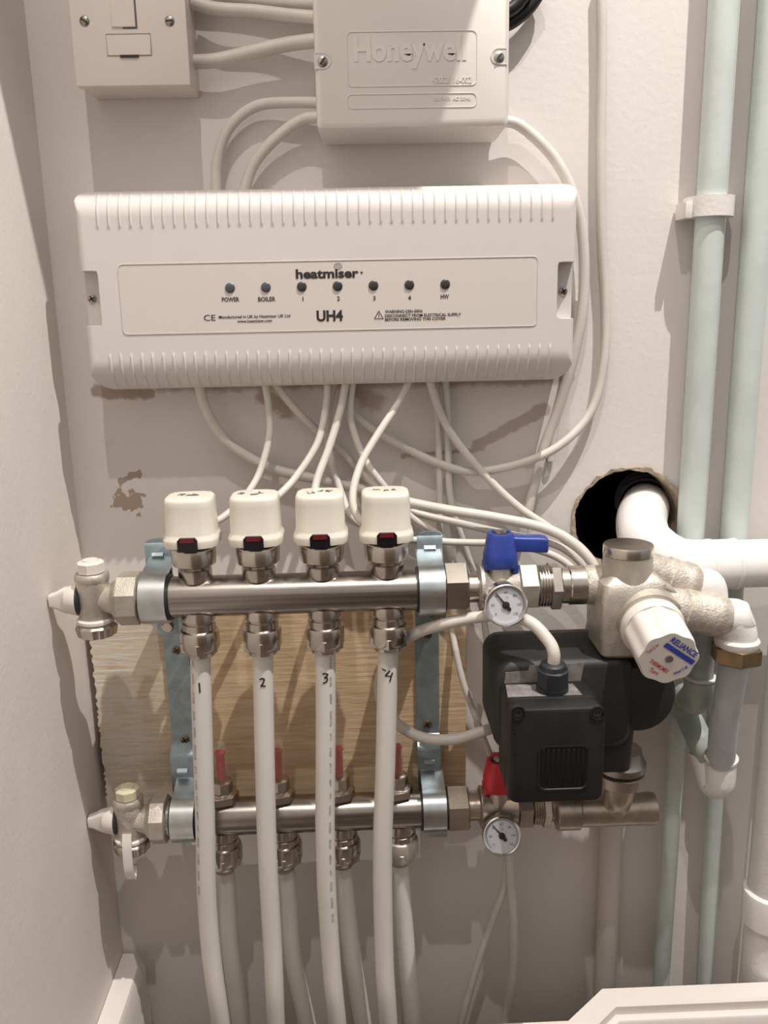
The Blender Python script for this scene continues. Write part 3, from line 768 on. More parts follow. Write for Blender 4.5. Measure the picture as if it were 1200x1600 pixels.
# ------------------------------------------------------------------ end valves on the left
def end_valve(label, d, z, xv, xh, xk, cap_m, body_m, strap=False):
    t = thing('drain_valve', label, 'valve', (xv, -d, z-.034), 'drain valves on the left bar ends')
    bm = new(); L = xh[1]-xh[0]; f = XM(xh[0], d, z)
    lathe(bm, [(0, .0150), (.004, .0192), (L*.55, .0197)], f, 8, ph=PI/8); hexa(bm, .0205, L*.18, L, f, 8, .0014, ph=PI/8)
    obj('union_nut', bm, M['nickel_matt'], t)
    bm = new(); lathe(bm, [(0, .0105), (.006, .0105), (xh[0]-xv-.004, .0115), (xh[0]-xv+.003, .0135)], XM(xv, d, z), 28)
    lathe(bm, [(-.0175, .0112), (-.016, .0122), (.013, .0120), (.0150, .0120)], frame((xv, -d, z), (0, 0, 1)), 32)
    obj('valve_body', bm, M[body_m], t)
    bm = new(); f = frame((xv, -d, z), (0, 0, 1))
    lathe(bm, [(.0145, .0120), (.0160, .0130), (.0195, .0130), (.0212, .0118)], f, 12); obj('cap_flange', bm, M['nickel_matt'], t)
    bm = new(); hexa(bm, .0102, .0207, .0302, f, 8, .0012); lathe(bm, [(.0302, .006), (.0314, .0056)], f, 16); obj('bleed_cap', bm, M[cap_m], t)
    bm = new(); lathe(bm, [(-.0185, .0125), (-.0170, .0140), (-.0150, .0140), (-.0138, .0122)], f, 28); obj('ring', bm, M['white_flat'], t)
    bm = new(); lathe(bm, [(-.0285, .0115), (-.0278, .0140), (-.0205, .0155), (-.0190, .0145), (-.0180, .0120)], f, 48, rf=lambda a: 1+.035*math.cos(12*a)); obj('knurled_nut', bm, M['nickel'], t)
    # plastic key pointing at the left wall
    f = frame((xv-.0085, -d, z), (-1, 0, 0), (0, 0, 1)); L = xv-.0085-xk
    bm = new(); lathe(bm, [(0, .0105), (.0012, .0118), (.0030, .0118)], f, 24); obj('seal_ring', bm, M['rubber'], t)
    bm = new(); lathe(bm, [(.0026, .0110), (.0032, .0122), (L*.42, .0105), (L*.5, .0085)], f, 28)
    loops = [[f @ Vector((x*sx_, y*sy, s)) for x, y in rrect(-1, 1, -1, 1, .4, 3)] for s, sx_, sy in ((L*.3, .0105, .0055), (L*.55, .0095, .0048), (L*.8, .0062, .0042), (L*.97, .0048, .004), (L, .0035, .003))]
    loft(bm, loops); obj('drain_key', bm, M['white_flat'], t)
    if strap:
        bm = new(); zz = z-.012
        P = cr([(-d-.0125, zz+.006), (-d-.0155, zz-.004), (-d-.0165, zz-.016), (-d-.0160, zz-.027), (-d-.012, zz-.036), (-d-.0065, zz-.034), (-d-.005, zz-.028)], 5)
        ribbon(bm, [(p.x, p.y) for p in [Vector((q[0], q[1])) for q in [(v.x, v.y) for v in P]]], xv-.0035, xv+.0040, .0020)
        obj('cap_strap', bm, M['white_flat'], t)
    return t
def cr2(pts, k): return [(v.x, v.y) for v in cr([(p[0], p[1], 0) for p in pts], k)]
_cr = cr
def cr(pts, k=8):
    pts = [tuple(p) if len(p) == 3 else (p[0], p[1], 0) for p in pts]
    return _cr(pts, k)
end_valve('drain valve with white cap on the left end of the upper bar', D1, ZB1, A(147, 935, D1).x, (A(179, 932, D1).x, A(222, 930, D1).x), WX+.0008, 'white_flat', 'nickel_matt')
end_valve('drain valve with hanging plastic strap on the left end of the lower bar', D2, ZB2, A(203, 1282, D2).x, (A(232, 1280, D2).x, A(264, 1278, D2).x), WX+.0008, 'yellow_plastic', 'nickel_stain', True)

# ------------------------------------------------------------------ ball valves, gauges
def ball_valve(label, d, z, xs_, handle, green=False):
    """xs_: pixel-derived x stations: nut0,nut1,body0,bodyc,hex0,hex1,thr1,nut2,nut3,tail0,tail1"""
    n0, n1, b0, bc, h0, h1, t1, m1, k1 = xs_
    mt = 'nickel' if d > .06 else 'nickel_warm'
    t = thing('ball_valve', label, 'valve', (bc, -d, z-.019), 'ball valves on the right bar ends')
    bm = new(); hexa(bm, .0205, 0, n1-n0, XM(n0, d, z), 6, .0012, ph=0); obj('union_nut', bm, M[mt], t)
    bm = new(); lathe(bm, [(0, .0112), (b0-n1, .0112)], XM(n1, d, z), 28); obj('tail_piece', bm, M[mt], t)
    bm = new(); L = h0-b0
    lathe(bm, [(0, .0150), (.001, .0178), (.0035, .0178), (L*.35, .0120), (L*.55, .0115), (L*.85, .0145), (L, .0160)], XM(b0, d, z), 36)
    lathe(bm, [(0, .0120), (.008, .0105), (.0150, .0095), (.021, .0085)], frame((bc, -d, z), (0, 0, 1)), 24)
    lathe(bm, [(0, .0095), (.016, .0085), (.020, .0075)], frame((bc, -d, z-.004), (.12, -1, -.25)), 24)
    hexa(bm, .0186, 0, h1-h0, XM(h0, d, z), 6, .0014, ph=.2)
    obj('valve_body', bm, M['nickel_matt'] if d > .06 else M['nickel_warm'], t)
    bm = new(); P = []; s = 0
    while s < t1-h1: P += [(s, .0150), (s+.0006, .0163), (s+.0012, .0163), (s+.0018, .0150)]; s += .0022
    lathe(bm, P+[(t1-h1, .015)], XM(h1, d, z), 32); obj('threads', bm, M[mt], t)
    bm = new(); hexa(bm, .0188, 0, m1-t1, XM(t1, d, z), 6, .0012, ph=.45); lathe(bm, [(m1-t1-.001, .0140), (k1-t1, .0140)], XM(t1, d, z), 28); obj('lock_nut', bm, M[mt], t)
    hm = M[handle]; zt = z+.0215
    f = frame((bc, -d, zt-.004), (0, 0, 1))
    bm = new()
    def cs(w0, w1, zz): return [f @ Vector((x, y, zz)) for x, y in rrect(-w0, w0, -w1, w1, min(w0, w1)*.7, 5)]
    loft(bm, [cs(.0122, .0115, 0), cs(.0128, .0120, .001), cs(.0126, .0120, .009), cs(.0122, .0115, .0105), cs(.0098, .0095, .0245), cs(.0085, .0085, .0262), cs(.006, .006, .0262), cs(.0055, .0055, .0250)])
    for sx_ in (-1, 1):
        box(bm, sx_*.0128-(.004 if sx_ > 0 else .0), sx_*.0128+(0 if sx_ > 0 else .004), -.0085, .0085, -.0045 if sx_ > 0 else -.0015, .003, .0008, f)
    if handle == 'blue':
        loft(bm, [[f @ Vector((s, y*ky, zc+zz*kz)) for y, zz in rrect(-1, 1, -1, 1, .35, 3)] for s, ky, kz, zc in ((.004, .006, .0065, .0175), (.014, .0060, .0058, .0172), (.030, .0068, .0060, .0165), (.0345, .0068, .0058, .0160), (.0355, .006, .005, .0160))])
    else:
        loft(bm, [[f @ Vector((x*ky, -s, zc+zz*kz)) for x, zz in rrect(-1, 1, -1, 1, .35, 3)] for s, ky, kz, zc in ((-.004, .006, .0065, .0175), (-.014, .0060, .0058, .0172), (-.020, .0068, .0060, .0165))])
    h = obj('handle', bm, hm, t, label=('blue lever handle' if handle == 'blue' else 'red handle'))
    bm = new(); lathe(bm, [(.0245, .0068), (.0262, .0068)], f, 20); obj('screw_recess', bm, M['ink'], h)
    bm = new(); lathe(bm, [(.0255, .0048), (.0272, .0046), (.0278, .003)], f, 16); obj('handle_screw', bm, M['nickel'], h)
    return t
def XS(pxs, y, d): return [A(p, y, d).x for p in pxs]
ball_valve('ball valve with blue lever on the right end of the upper bar', D1, ZB1, XS((693, 730, 747, 781, 808, 838, 856, 874, 886), 918, D1), 'blue')
ball_valve('ball valve with red handle on the right end of the lower bar', D2, ZB2, XS((697, 731, 748, 778, 806, 830, 844, 858, 870), 1265, D2), 'red')

def gauge(label, px, py, d, back, rpx, tilt, needle):
    c = A(px, py, d); r = rpx*U(px, py, d)
    nrm = Vector((0.02, -1, tilt)).normalized(); f = frame(c, nrm)
    t = thing('temperature_gauge', label, 'gauge', c-nrm*.012-Vector((0, 0, r)), 'round white temperature gauges')
    bm = new(); lathe(bm, [(-.016, r*.72), (-.012, r*.80), (-.010, r*.97), (-.003, r*.98), (.0005, r), (.0022, r*.985), (.0028, r*.93), (.0024, r*.875), (.0006, r*.86)], f, 48, True, False); obj('case', bm, M['chrome'], t)
    bm = new(); lathe(bm, [(0, r*.87), (.0006, r*.87)], f, 48); dl = obj('dial', bm, M['dial'], t)
    bm = new(); lathe(bm, [(-.030, r*.35), (-.012, r*.4)], f, 20); obj('stem', bm, M['nickel_warm'], t)
    bm = new()
    for i, s in enumerate(('0', '20', '40', '60', '80', '100', '120')):
        a = math.radians(222-264*i/6); q = Vector((math.cos(a)*r*.60, math.sin(a)*r*.60))
        put(bm, text2d(s, r*.12, .0), lambda v, q=q: f @ Vector((q.x+v.x, q.y-r*.07+v.y, .0008)))
    put(bm, text2d('°C', r*.10, .0), lambda v: f @ Vector((v.x+r*.05, r*.30+v.y, .0008)))
    for i in range(61):
        a = math.radians(222-264*i/60); k = .70 if i % 5 else .74
        p0, p1 = Vector((math.cos(a), math.sin(a)))*r*.78, Vector((math.cos(a), math.sin(a)))*r*.84; nn_ = Vector((-math.sin(a), math.cos(a)))*r*.012
        bm.faces.new([bm.verts.new(f @ Vector((v.x, v.y, .0008))) for v in (p0-nn_, p1-nn_, p1+nn_, p0+nn_)])
    obj('dial_marks', bm, M['ink_grey'], dl)
    bm = new(); a = needle; mm = f @ Matrix.Rotation(a, 4, 'Z')
    prism(bm, [(-r*.05, -r*.02), (r*.05, -r*.02), (r*.012, r*.74), (-r*.012, r*.74)], -.0016, -.0010, 0, mm @ Matrix.Rotation(-PI/2, 4, 'X'))
    prism(bm, [(-r*.05, 0), (r*.05, 0), (r*.09, -r*.26), (r*.05, -r*.33), (-r*.05, -r*.33), (-r*.09, -r*.26)], -.0016, -.0010, 0, mm @ Matrix.Rotation(-PI/2, 4, 'X'))
    lathe(bm, [(.0008, r*.17), (.0018, r*.17), (.0022, r*.1)], f, 20); obj('needle', bm, M['ink'], t)
    return t
gauge('white temperature gauge in front of the blue lever valve', 790, 945, .118, D1, 34.5, .10, math.radians(38))
gauge('white temperature gauge in front of the red handle valve', 784, 1306, .088, D2, 30, .42, math.radians(40))

# ------------------------------------------------------------------ mixing valve
DM = .092
cx = A(975, 930, DM).x; cz = ZB1+.001
t = thing('mixing_valve', 'large nickel mixing valve with a white lobed knob, above the pump', 'valve', (cx, -DM, A(965, 1018, DM).z))
bm = new()
tl = A(886, 921, D1).x
lathe(bm, [(0, .0142), (.001, .0150), (.0125, .0150), (.0132, .0140)], XM(tl, D1, ZB1), 32)
obj('inlet_tail', bm, M['nickel'], t)
bm = new(); xe = A(928, 921, D1).x
lathe(bm, [(0, .0138), (.002, .0152), (xe-tl-.012, .0150), (xe-tl+.006, .0150)], XM(tl+.0125, D1, ZB1), 32)
obj('sealed_joint', bm, M['nickel_stain'], t, label='joint crusted with sealant')
ctop = A(982, 850, DM+.004)
bm = new()
# faceted cast body: octagonal waist stacked through several widths
zc0 = A(960, 1013, DM).z; zc1 = A(982, 893, DM).z
xa, xb = A(926, 940, DM).x, A(1030, 940, DM).x; xm = (xa+xb)/2; hw = (xb-xa)/2
def bl_(wx, wy, zz, ox=0, oy=0, c=.22): return [Vector((xm+ox+x, -DM+oy+y, zz)) for x, y in rrect(-wx, wx, -wy, wy, min(wx, wy)*c, 3)]
loft(bm, [bl_(hw*.62, .019, zc0, -hw*.16), bl_(hw*.74, .022, zc0+.003, -hw*.16), bl_(hw*.78, .0235, zc0+.014, -hw*.14), bl_(hw*.84, .0235, zc0+.017, -hw*.12),
          bl_(hw*.86, .0240, zc0+.030, -hw*.10), bl_(hw*.98, .0250, zc0+.037), bl_(hw*.98, .0250, zc1-.013), bl_(hw*.92, .0225, zc1-.004), bl_(hw*.70, .018, zc1+.001, hw*.03), bl_(hw*.55, .015, zc1+.003, hw*.05)])
# boss towards the knob
kc = A(1045, 1029, .160)
_v = (kc-CPOS).normalized(); _e = (CR*.47-CU*.88); _e = (_e-_v*_e.dot(_v)).normalized()
kax = (-_v*math.cos(math.radians(39))+_e*math.sin(math.radians(39))).normalized()
kb = kc-kax*.050
fk = frame(kb, kax, (1, 0, 0)); KL = (kc-kb).length
lathe(bm, [(-.030, .0270), (-.006, .0292), (-.0035, .0292), (-.0025, .0280), (-.0025, .0262), (.0060, .0252), (.0068, .0230)], fk, 36)
obj('valve_body', bm, M['nickel_matt'], t, angle=30)
bm = new(); f = frame((ctop.x, -DM-.004+.0, zc1-.006), (0, 0, 1)); HT = ctop.z-zc1+.006; RT = 38.5*U(982, 850, DM)
lathe(bm, [(-.006, RT*1.0), (HT-.008, RT*.985), (HT-.0075, RT*.93)], f, 40); obj('top_port', bm, M['nickel_matt'], t)
bm = new(); lathe(bm, [(HT-.0080, RT*.96), (HT-.0074, RT*1.0), (HT-.0008, RT*1.0), (HT, RT*.97)], f, 40); obj('top_cap', bm, M['nickel'], t)
# knob
RK = 49*U(1045, 1029, .160)
lob = lambda a: 1-.035*(1-math.cos(8*a))
bm = new()
lathe(bm, [(.006, RK*1.00), (.008, RK*1.06), (.013, RK*1.07), (.0145, RK*1.03), (.0165, RK*1.02)], fk, 64)
lathe(bm, [(.0160, RK*1.0), (.020, RK*1.02), (KL-.003, RK*1.0), (KL-.001, RK*.985), (KL, RK*.95)], fk, 96, rf=lob)
kn = obj('knob', bm, M['white_flat'], t, label='white lobed control knob')
bm = new(); lathe(bm, [(KL-.001, RK*.13), (KL+.0012, RK*.13), (KL+.0018, RK*.07)], fk, 20); obj('knob_screw', bm, M['steel_dull'], kn)
# knob face frame: x to the right, y up
kx_ = Vector((1, 0, 0)); kx_ = (kx_-kax*kx_.dot(kax)).normalized(); ky_ = kax.cross(kx_)
if ky_.z < 0: ky_ = -ky_
def KF(u, v, lift=.0004): return kc+kx_*u+ky_*v+kax*lift
ang = math.radians(-36); ca, sa = math.cos(ang), math.sin(ang)
def KR(u, v): return KF(u*ca-v*sa, u*sa+v*ca)
bm = new()
put(bm, text2d('RELIANCE', RK*.20, .03, RK*1.08), lambda v: KR(v.x+RK*.10, v.y+RK*.50))
bm.faces.new([bm.verts.new(KR(*q)) for q in ((-RK*.48, RK*.24), (RK*.76, RK*.24), (RK*.76, RK*.42), (-RK*.48, RK*.42))])
put(bm, text2d('When 2 off', RK*.11, .02, RK*.50), lambda v: (lambda q: KF(q[0], q[1]))((RK*.46+v.x*math.cos(.62)-v.y*math.sin(.62), -RK*.50+v.x*math.sin(.62)+v.y*math.cos(.62))))
obj('blue_print', bm, M['ink_blue'], kn)
bm = new()
put(bm, text2d('Turn 2 on', RK*.11, .02, RK*.46), lambda v: KF(-RK*.54+v.x*math.cos(.8)-v.y*math.sin(.8), RK*.36+v.x*math.sin(.8)+v.y*math.cos(.8)))
put(bm, text2d('THERMOMIX', RK*.14, .02, RK*.78), lambda v: KR(v.x-RK*.06, v.y-RK*.46))
put(bm, text2d('Turn', RK*.14, .02, RK*.36), lambda v: KR(v.x-RK*.06, v.y-RK*.70))
obj('red_print', bm, M['ink_red'], kn)
# outlets to the right
oa, ob_ = A(1040, 947, .106), A(1133, 974, .106)
ob_ = Vector((ob_.x, ob_.y, oa.z-.010))
bm = new(); f = frame(oa, ob_-oa); L = (ob_-oa).length
lathe(bm, [(-.008, .0150), (.010, .0150), (.012, .0148), (.013, .0158), (L-.014, .0158), (L-.012, .0168), (L-.006, .0160), (L-.004, .0150), (L, .0140)], f, 36)
obj('front_outlet', bm, M['nickel_stain'], t)
ra, rb = A(1015, 892, .088), A(1084, 914, .088)
bm = new(); f = frame(ra, rb-ra); L = (rb-ra).length
lathe(bm, [(-.010, .0145), (.012, .0145), (.013, .0155), (L-.012, .0150), (L-.010, .0160), (L-.004, .0160), (L, .0140)], f, 32)
obj('rear_outlet', bm, M['nickel_stain'], t)

# ------------------------------------------------------------------ circulation pump
DPp = .080
t0 = A(970, 1195, DPp)
t = thing('circulation_pump', 'black circulation pump with terminal box hanging below the mixing valve', 'pump', (t0.x, -DPp, A(960, 1205, DPp).z))
pxa, pxb = A(770, 1100, .105).x, A(985, 1100, .105).x
bm = new()
zt, zb = A(860, 1022, .10).z, A(860, 1160, .10).z
def pr(o, y): return [Vector((x, y, z)) for x, z in rrect(pxa+o, pxb-o, zb+o, zt-o, .013)]
loft(bm, [pr(.004, -.045), pr(0, -.050), pr(0, -.108), pr(.0015, -.112), pr(.005, -.1145)])
obj('motor_shell', bm, M['dark_shell'], t)
bm = new()
vc = A(992, 1070, .085); 
lathe(bm, [(-.030, .024), (-.027, .029), (.020, .029), (.026, .026), (.028, .020)], frame((vc.x-.004, -.085, vc.z), (0, -1, 0)), 40)
lathe(bm, [(0, .021), (.030, .0205)], frame((A(962, 1015, DPp).x, -DPp, A(962, 1060, DPp).z), (0, 0, 1)), 32)
loft(bm, [[Vector((x, -DPp+y, z)) for x, y in rrect(A(912, 1100, .1).x, xr, -.030, .028, .008)] for z, xr in ((A(960, 1196, .1).z, A(982, 1196, .1).x), (A(960, 1120, .1).z, A(990, 1120, .1).x), (A(960, 1062, .1).z, A(990, 1062, .1).x), (A(960, 1048, .1).z, A(984, 1048, .1).x))])
obj('volute', bm, M['dark_shell'], t)
# terminal box
DF = .160
ta, tb = A(797, 1111, DF), A(942, 1252, DF)
tz0, tz1 = tb.z, A(870, 1108, DF).z
bm = new()
def tr(o, y, ex=0): return [Vector((x, y, z)) for x, z in rrect(ta.x+o-ex, tb.x-o+ex, tz0+o, tz1-o, .006)]
loft(bm, [tr(.001, -.113), tr(0, -.115), tr(0, -.1410), tr(.0010, -.1418)])
tbx = obj('terminal_box', bm, M['dark_plastic'], t)
bm = new(); loft(bm, [tr(.0016, -.1410), tr(.0004, -.1420), tr(.0, -DF+.003), tr(.0008, -DF+.0008), tr(.0028, -DF)]); lid = obj('lid', bm, M['dark_plastic'], t)
wa, wb = A(841, 1166, DF), A(919, 1233, DF)
bm = new(); o_ = rrect(wa.x, wb.x, wb.z, wa.z, .006); 
loft(bm, [[Vector((x, -DF+.0004, z)) for x, z in o_], [Vector((x, -DF-.0008, z)) for x, z in o_], [Vector((x, -DF-.0008, z)) for x, z in rrect(wa.x+.0012, wb.x-.0012, wb.z+.0012, wa.z-.0012, .005)], [Vector((x, -DF-.0001, z)) for x, z in rrect(wa.x+.0016, wb.x-.0016, wb.z+.0016, wa.z-.0016, .005)]], False, False)
obj('window_rim', bm, M['dark_plastic'], lid)
bm = new(); prism(bm, rrect(wa.x+.0014, wb.x-.0014, wb.z+.0014, wa.z-.0014, .005), -DF-.0002, -DF+.001)
for k in range(9):
    x = wa.x+.004+k*(wb.x-wa.x-.008)/8; box(bm, x-.0007, x+.0007, -DF-.0007, -DF, wb.z+.004, wa.z-.003, .0002, seg=1)
obj('dark_window', bm, M['black_gloss'], lid)
bm = new()
for k in range(7):
    c = A(802.5, 1150-k*6, DF); box(bm, c.x-.0012, c.x+.0012, -DF-.0004, -DF+.0005, c.z-.0008, c.z+.0008, 0)
c = A(805, 1175, DF); box(bm, c.x-.002, c.x+.002, -DF-.0004, -DF+.0005, c.z-.0012, c.z+.0012, 0)
obj('moulded_marks', bm, M['dark_plastic'], lid)
for px in (809.5, 933.5):
    c = A(px, 1114, DF); bm = new(); f = frame((c.x, -DF+.0015, c.z), (0, -1, 0)); lathe(bm, [(-.003, .0042), (.001, .0042), (.0018, .0034), (.0018, .0018), (.0006, .0016)], f, 20); o = obj('lid_screw', bm, M['rubber'], lid)
    bm = new(); lathe(bm, [(0, .0052), (.0012, .0052), (.0012, .0044), (0, .0044)], frame((c.x, -DF+.0002, c.z), (0, -1, 0)), 24, False, False); obj('screw_well', bm, M['dark_plastic'], lid)
# pale label remnant on the shell's top front
la, lb_ = A(788, 1047, .1146), A(912, 1066, .1146)
bm = new(); prism(bm, [(la.x, lb_.z-.001), (la.x+.001, la.z-.002), (la.x+.018, la.z-.001), (la.x+.019, la.z+.003), (lb_.x, la.z+.004), (lb_.x-.003, lb_.z-.002)], -.1150, -.1142); obj('worn_label', bm, M['dust'], t)
bm = new(); prism(bm, [(ta.x+.002, -.139), (tb.x-.012, -.139), (tb.x-.014, -.120), (ta.x+.004, -.118)], tz1-.0004, tz1+.0003, 0, Matrix(((1, 0, 0, 0), (0, 0, 1, 0), (0, 1, 0, 0), (0, 0, 0, 1)))); obj('worn_top_patch', bm, M['dust'], tbx)
# cable gland
gc = A(863, 1086, .130); gx, gz = gc.x, tz1
f = frame((gx, -.129, gz), (0.0, -.05, 1))
bm = new(); lathe(bm, [(-.002, .0118), (.004, .0118)], f, 24); hexa(bm, .0118, .003, .018, f, 8, .0012, ph=.2); lathe(bm, [(.0175, .0100), (.021, .0092), (.0225, .0072)], f, 24); obj('cable_gland', bm, M['rubber'], t)
# lower flange
fz = A(974, 1190, DPp).z
bm = new(); lathe(bm, [(-.006, .0180), (-.0045, .0200), (.001, .0200), (.004, .0175), (.012, .016)], frame((t0.x, -DPp, fz), (0, 0, 1)), 36); obj('flange', bm, M['steel_dull'], t)
bm = new(); lathe(bm, [(-.0075, .0190), (-.0055, .0195)], frame((t0.x, -DPp, fz), (0, 0, 1)), 36); obj('gasket', bm, M['ink'], t)
# lever plate of the isolating valve behind the pump
bm = new(); a, b = A(876, 1010, .07), A(932, 1003, .07)
box(bm, a.x, b.x, -.074, -.066, b.z-.0085, b.z-.0005, .0012); obj('isolator_plate', bm, M['nickel_warm'], t)

# lower tee body joining the pump to the lower bar
t = thing('pump_tee', 'tarnished nickel tee fitting below the pump', 'fitting', (t0.x, -.07, ZB2-.015))
tx0, tx1 = A(868, 1262, .068).x, A(1024, 1258, .068).x
bm = new(); f = XM(tx0, .068, ZB2+.001)
L = tx1-tx0
lathe(bm, [(0, .0142), (.0008, .0152), (.019, .0152), (.0205, .0132), (L-.012, .0132), (L-.006, .0138), (L-.001, .0132), (L, .010)], f, 36)
obj('tee_body', bm, M['nickel_warm'], t)
bm = new(); zz = ZB2+.001
tube(bm, [(t0.x, -.068, zz), (t0.x, -.071, zz+.012), (t0.x, -.076, zz+.022), (t0.x, -DPp, fz-.012)], .0132, 28, 6)
lathe(bm, [(0, .0180), (.001, .0192), (.010, .0192), (.011, .0180)], frame((t0.x, -DPp, fz-.0185), (0, 0, 1)), 36); obj('riser', bm, M['nickel_warm'], t)

# ------------------------------------------------------------------ painted pipes on the right
def vpipe(name, label, pts, r, m, cat='pipe', group=None, n=24, smooth=0):
    bm = new(); tube(bm, pts, r, n, smooth); return tag(obj(name, bm, M[m]), label, cat, group)
D_ = .016
p = A(1083, 760, D_); XP1 = p.x
ztee = A(1058, 1092, D_).z
vpipe('riser_pipe', 'pale green painted pipe held by the white clip, passing the round hole', [(XP1, -D_, 1.3), (XP1, -D_, ztee+.012)], .0112, 'green_paint')
XP2 = A(1157, 700, D_).x
vpipe('riser_pipe', 'pale green painted pipe running up the wall at the far right', [(XP2, -D_, 1.3), (XP2, -D_, A(1130, 1190, D_).z)], .0112, 'green_paint')
# clip
t = thing('pipe_clip', 'white plastic pipe clip around the pale green pipe', 'clip', (XP1, 0, A(1092, 338, D_).z))
cz0, cz1 = A(1092, 337, .03).z, A(1092, 304, .03).z
bm = new()
cxl, cxr = A(1056, 320, .036).x, A(1138, 316, .036).x
loop = [(XP1-.017, -.0005), (XP1-.019, -.015)]+[(XP1+.0150*math.cos(a)*1.18, -D_-.0150*math.sin(a)) for a in [math.radians(168-156*i/12) for i in range(13)]]+[(XP1+.019, -.015), (XP1+.017, -.0005)]
inn = [(XP1+.0114*math.cos(a), -D_-.0114*math.sin(a)) for a in [math.radians(-60+300*i/16) for i in range(17)]]
loft(bm, [[Vector((x, y, z)) for x, y in loop] for z in (cz0, cz0+.0006, cz1-.0006, cz1)])
obj('clip_body', bm, M['white_paint'], t)
bm = new(); box(bm, XP1-.0225, XP1-.017, -.024, -.002, cz0-.001, cz1-.004, .0008); obj('clip_latch', bm, M['white_paint'], t)
# tee on riser and lower 15 mm tail
t = thing('soldered_tee', 'green stained pipe tee below the white knob', 'fitting', (XP1, -D_, ztee-.012))
bm = new(); cyl(bm, (XP1, -D_, ztee-.014), (XP1, -D_, ztee+.016), .0128); obj('socket', bm, M['verdigris'], t)
pe = A(1124, 1215, .066)
bm = new(); tube(bm, [(XP1, -D_, ztee), A(1090, 1150, .050), A(1105, 1185, .058)], .0108, 24, 8); obj('branch', bm, M['verdigris'], t)
XL1 = A(1040, 1300, D_).x
vpipe('tail_pipe', 'thin pale green pipe running down below the stained tee', [(XP1, -D_, ztee-.012), (XP1-.0005, -D_, .2), (XP1-.001, -D_, .002)], .0076, 'green_paint')
# branch elbow at the bottom
t = thing('pipe_elbow', 'white painted elbow at the foot of the grey pipe', 'fitting', (pe.x, pe.y, pe.z-.012))
bm = new()
tube(bm, [A(1126, 1188, .068), A(1125, 1205, .068), A(1123, 1222, .067), A(1114, 1222, .062), A(1106, 1195, .057), A(1099, 1172, .053)], .0128, 24, 6); obj('bend', bm, M['white_paint'], t)
bm = new(); a = A(1126, 1186, .068); lathe(bm, [(0, .0128), (.001, .0140), (.003, .0140), (.004, .012)], frame(a, A(1130, 1150, .070)-a), 28); obj('collar', bm, M['white_paint'], t)
vpipe('tail_pipe', 'thin grey painted pipe running down under the white elbow', [Vector((XP2, -D_, A(1130, 1190, D_).z)), A(1117, 1265, D_), A(1103, 1525, D_), Vector((A(1103, 1525, D_).x, -D_, .002))], .0076, 'green_paint')
# grey pipe under the brass nut
ne = A(1150, 1020, .106)
vpipe('grey_pipe', 'thick pale grey painted pipe under the brass nut', [Vector((ne.x, ne.y, ne.z)), A(1133, 1120, .088), A(1126, 1188, .071)], .0112, 'grey_paint', smooth=8)
t = thing('brass_elbow', 'white painted elbow with brass nut, right of the white knob', 'fitting', (ne.x, ne.y, ne.z-.010))
bm = new(); tube(bm, [ob_, ob_+Vector((.008, 0, -.001)), Vector((ne.x-.004, ne.y, ob_.z-.004)), Vector((ne.x, ne.y, ob_.z-.014)), Vector((ne.x, ne.y, ne.z+.008))], .0142, 28, 6)
lathe(bm, [(-.002, .0142), (.002, .0162), (.006, .0165), (.008, .015)], frame((ne.x, ne.y, ne.z+.005), (0, 0, 1)), 32); obj('bend', bm, M['white_paint'], t)
bm = new(); hexa(bm, .0188, -.0075, .0065, frame((ne.x, ne.y, ne.z), (.04, .05, 1)), 6, .0016, ph=.35); obj('brass_nut', bm, M['brass'], t, label='bare brass hexagon nut')
# rear elbow
re_ = A(1104, 916, .088)
t = thing('rear_elbow', 'white painted elbow just behind the front brass elbow', 'fitting', (re_.x, re_.y, re_.z-.02))
bm = new(); xq = re_.x+.003
tube(bm, [rb, rb+Vector((.006, 0, -.001)), Vector((xq-.002, -.088, rb.z-.002)), Vector((xq, -.088, rb.z-.012)), Vector((xq, -.088, rb.z-.024))], .0135, 26, 6); obj('bend', bm, M['white_paint'], t)
re2 = A(1094, 1060, .066); 
vpipe('green_pipe', 'worn pale green pipe stub hidden behind the white knob', [Vector((xq, -.088, rb.z-.022)), A(1096, 1020, .072), re2], .0104, 'verdigris', smooth=6)
t = thing('capped_elbow', 'worn green elbow hanging behind the thick grey pipe', 'fitting', (re2.x, re2.y, re2.z-.03))
bm = new(); tube(bm, [re2, re2+Vector((0, .001, -.010)), re2+Vector((0, .006, -.020)), re2+Vector((0, .016, -.025)), re2+Vector((0, .056, -.026))], .0126, 26, 6); obj('bend', bm, M['verdigris'], t)
bm = new(); lathe(bm, [(0, .0126), (.0008, .0132), (.002, .0132), (.0028, .011)], frame(re2, (0, 0, 1)), 28); obj('solder_ring', bm, M['white_paint'], t)
# wall coloured pipe below the pump, and large waste drop at the right edge
xw = A(952, 1400, .012).x
vpipe('wall_pipe', 'wall coloured pipe running down the wall beneath the pump tee', [(xw, -.0105, A(952, 1150, .01).z), (xw, -.0105, .002)], .0102, 'wall_pipe')
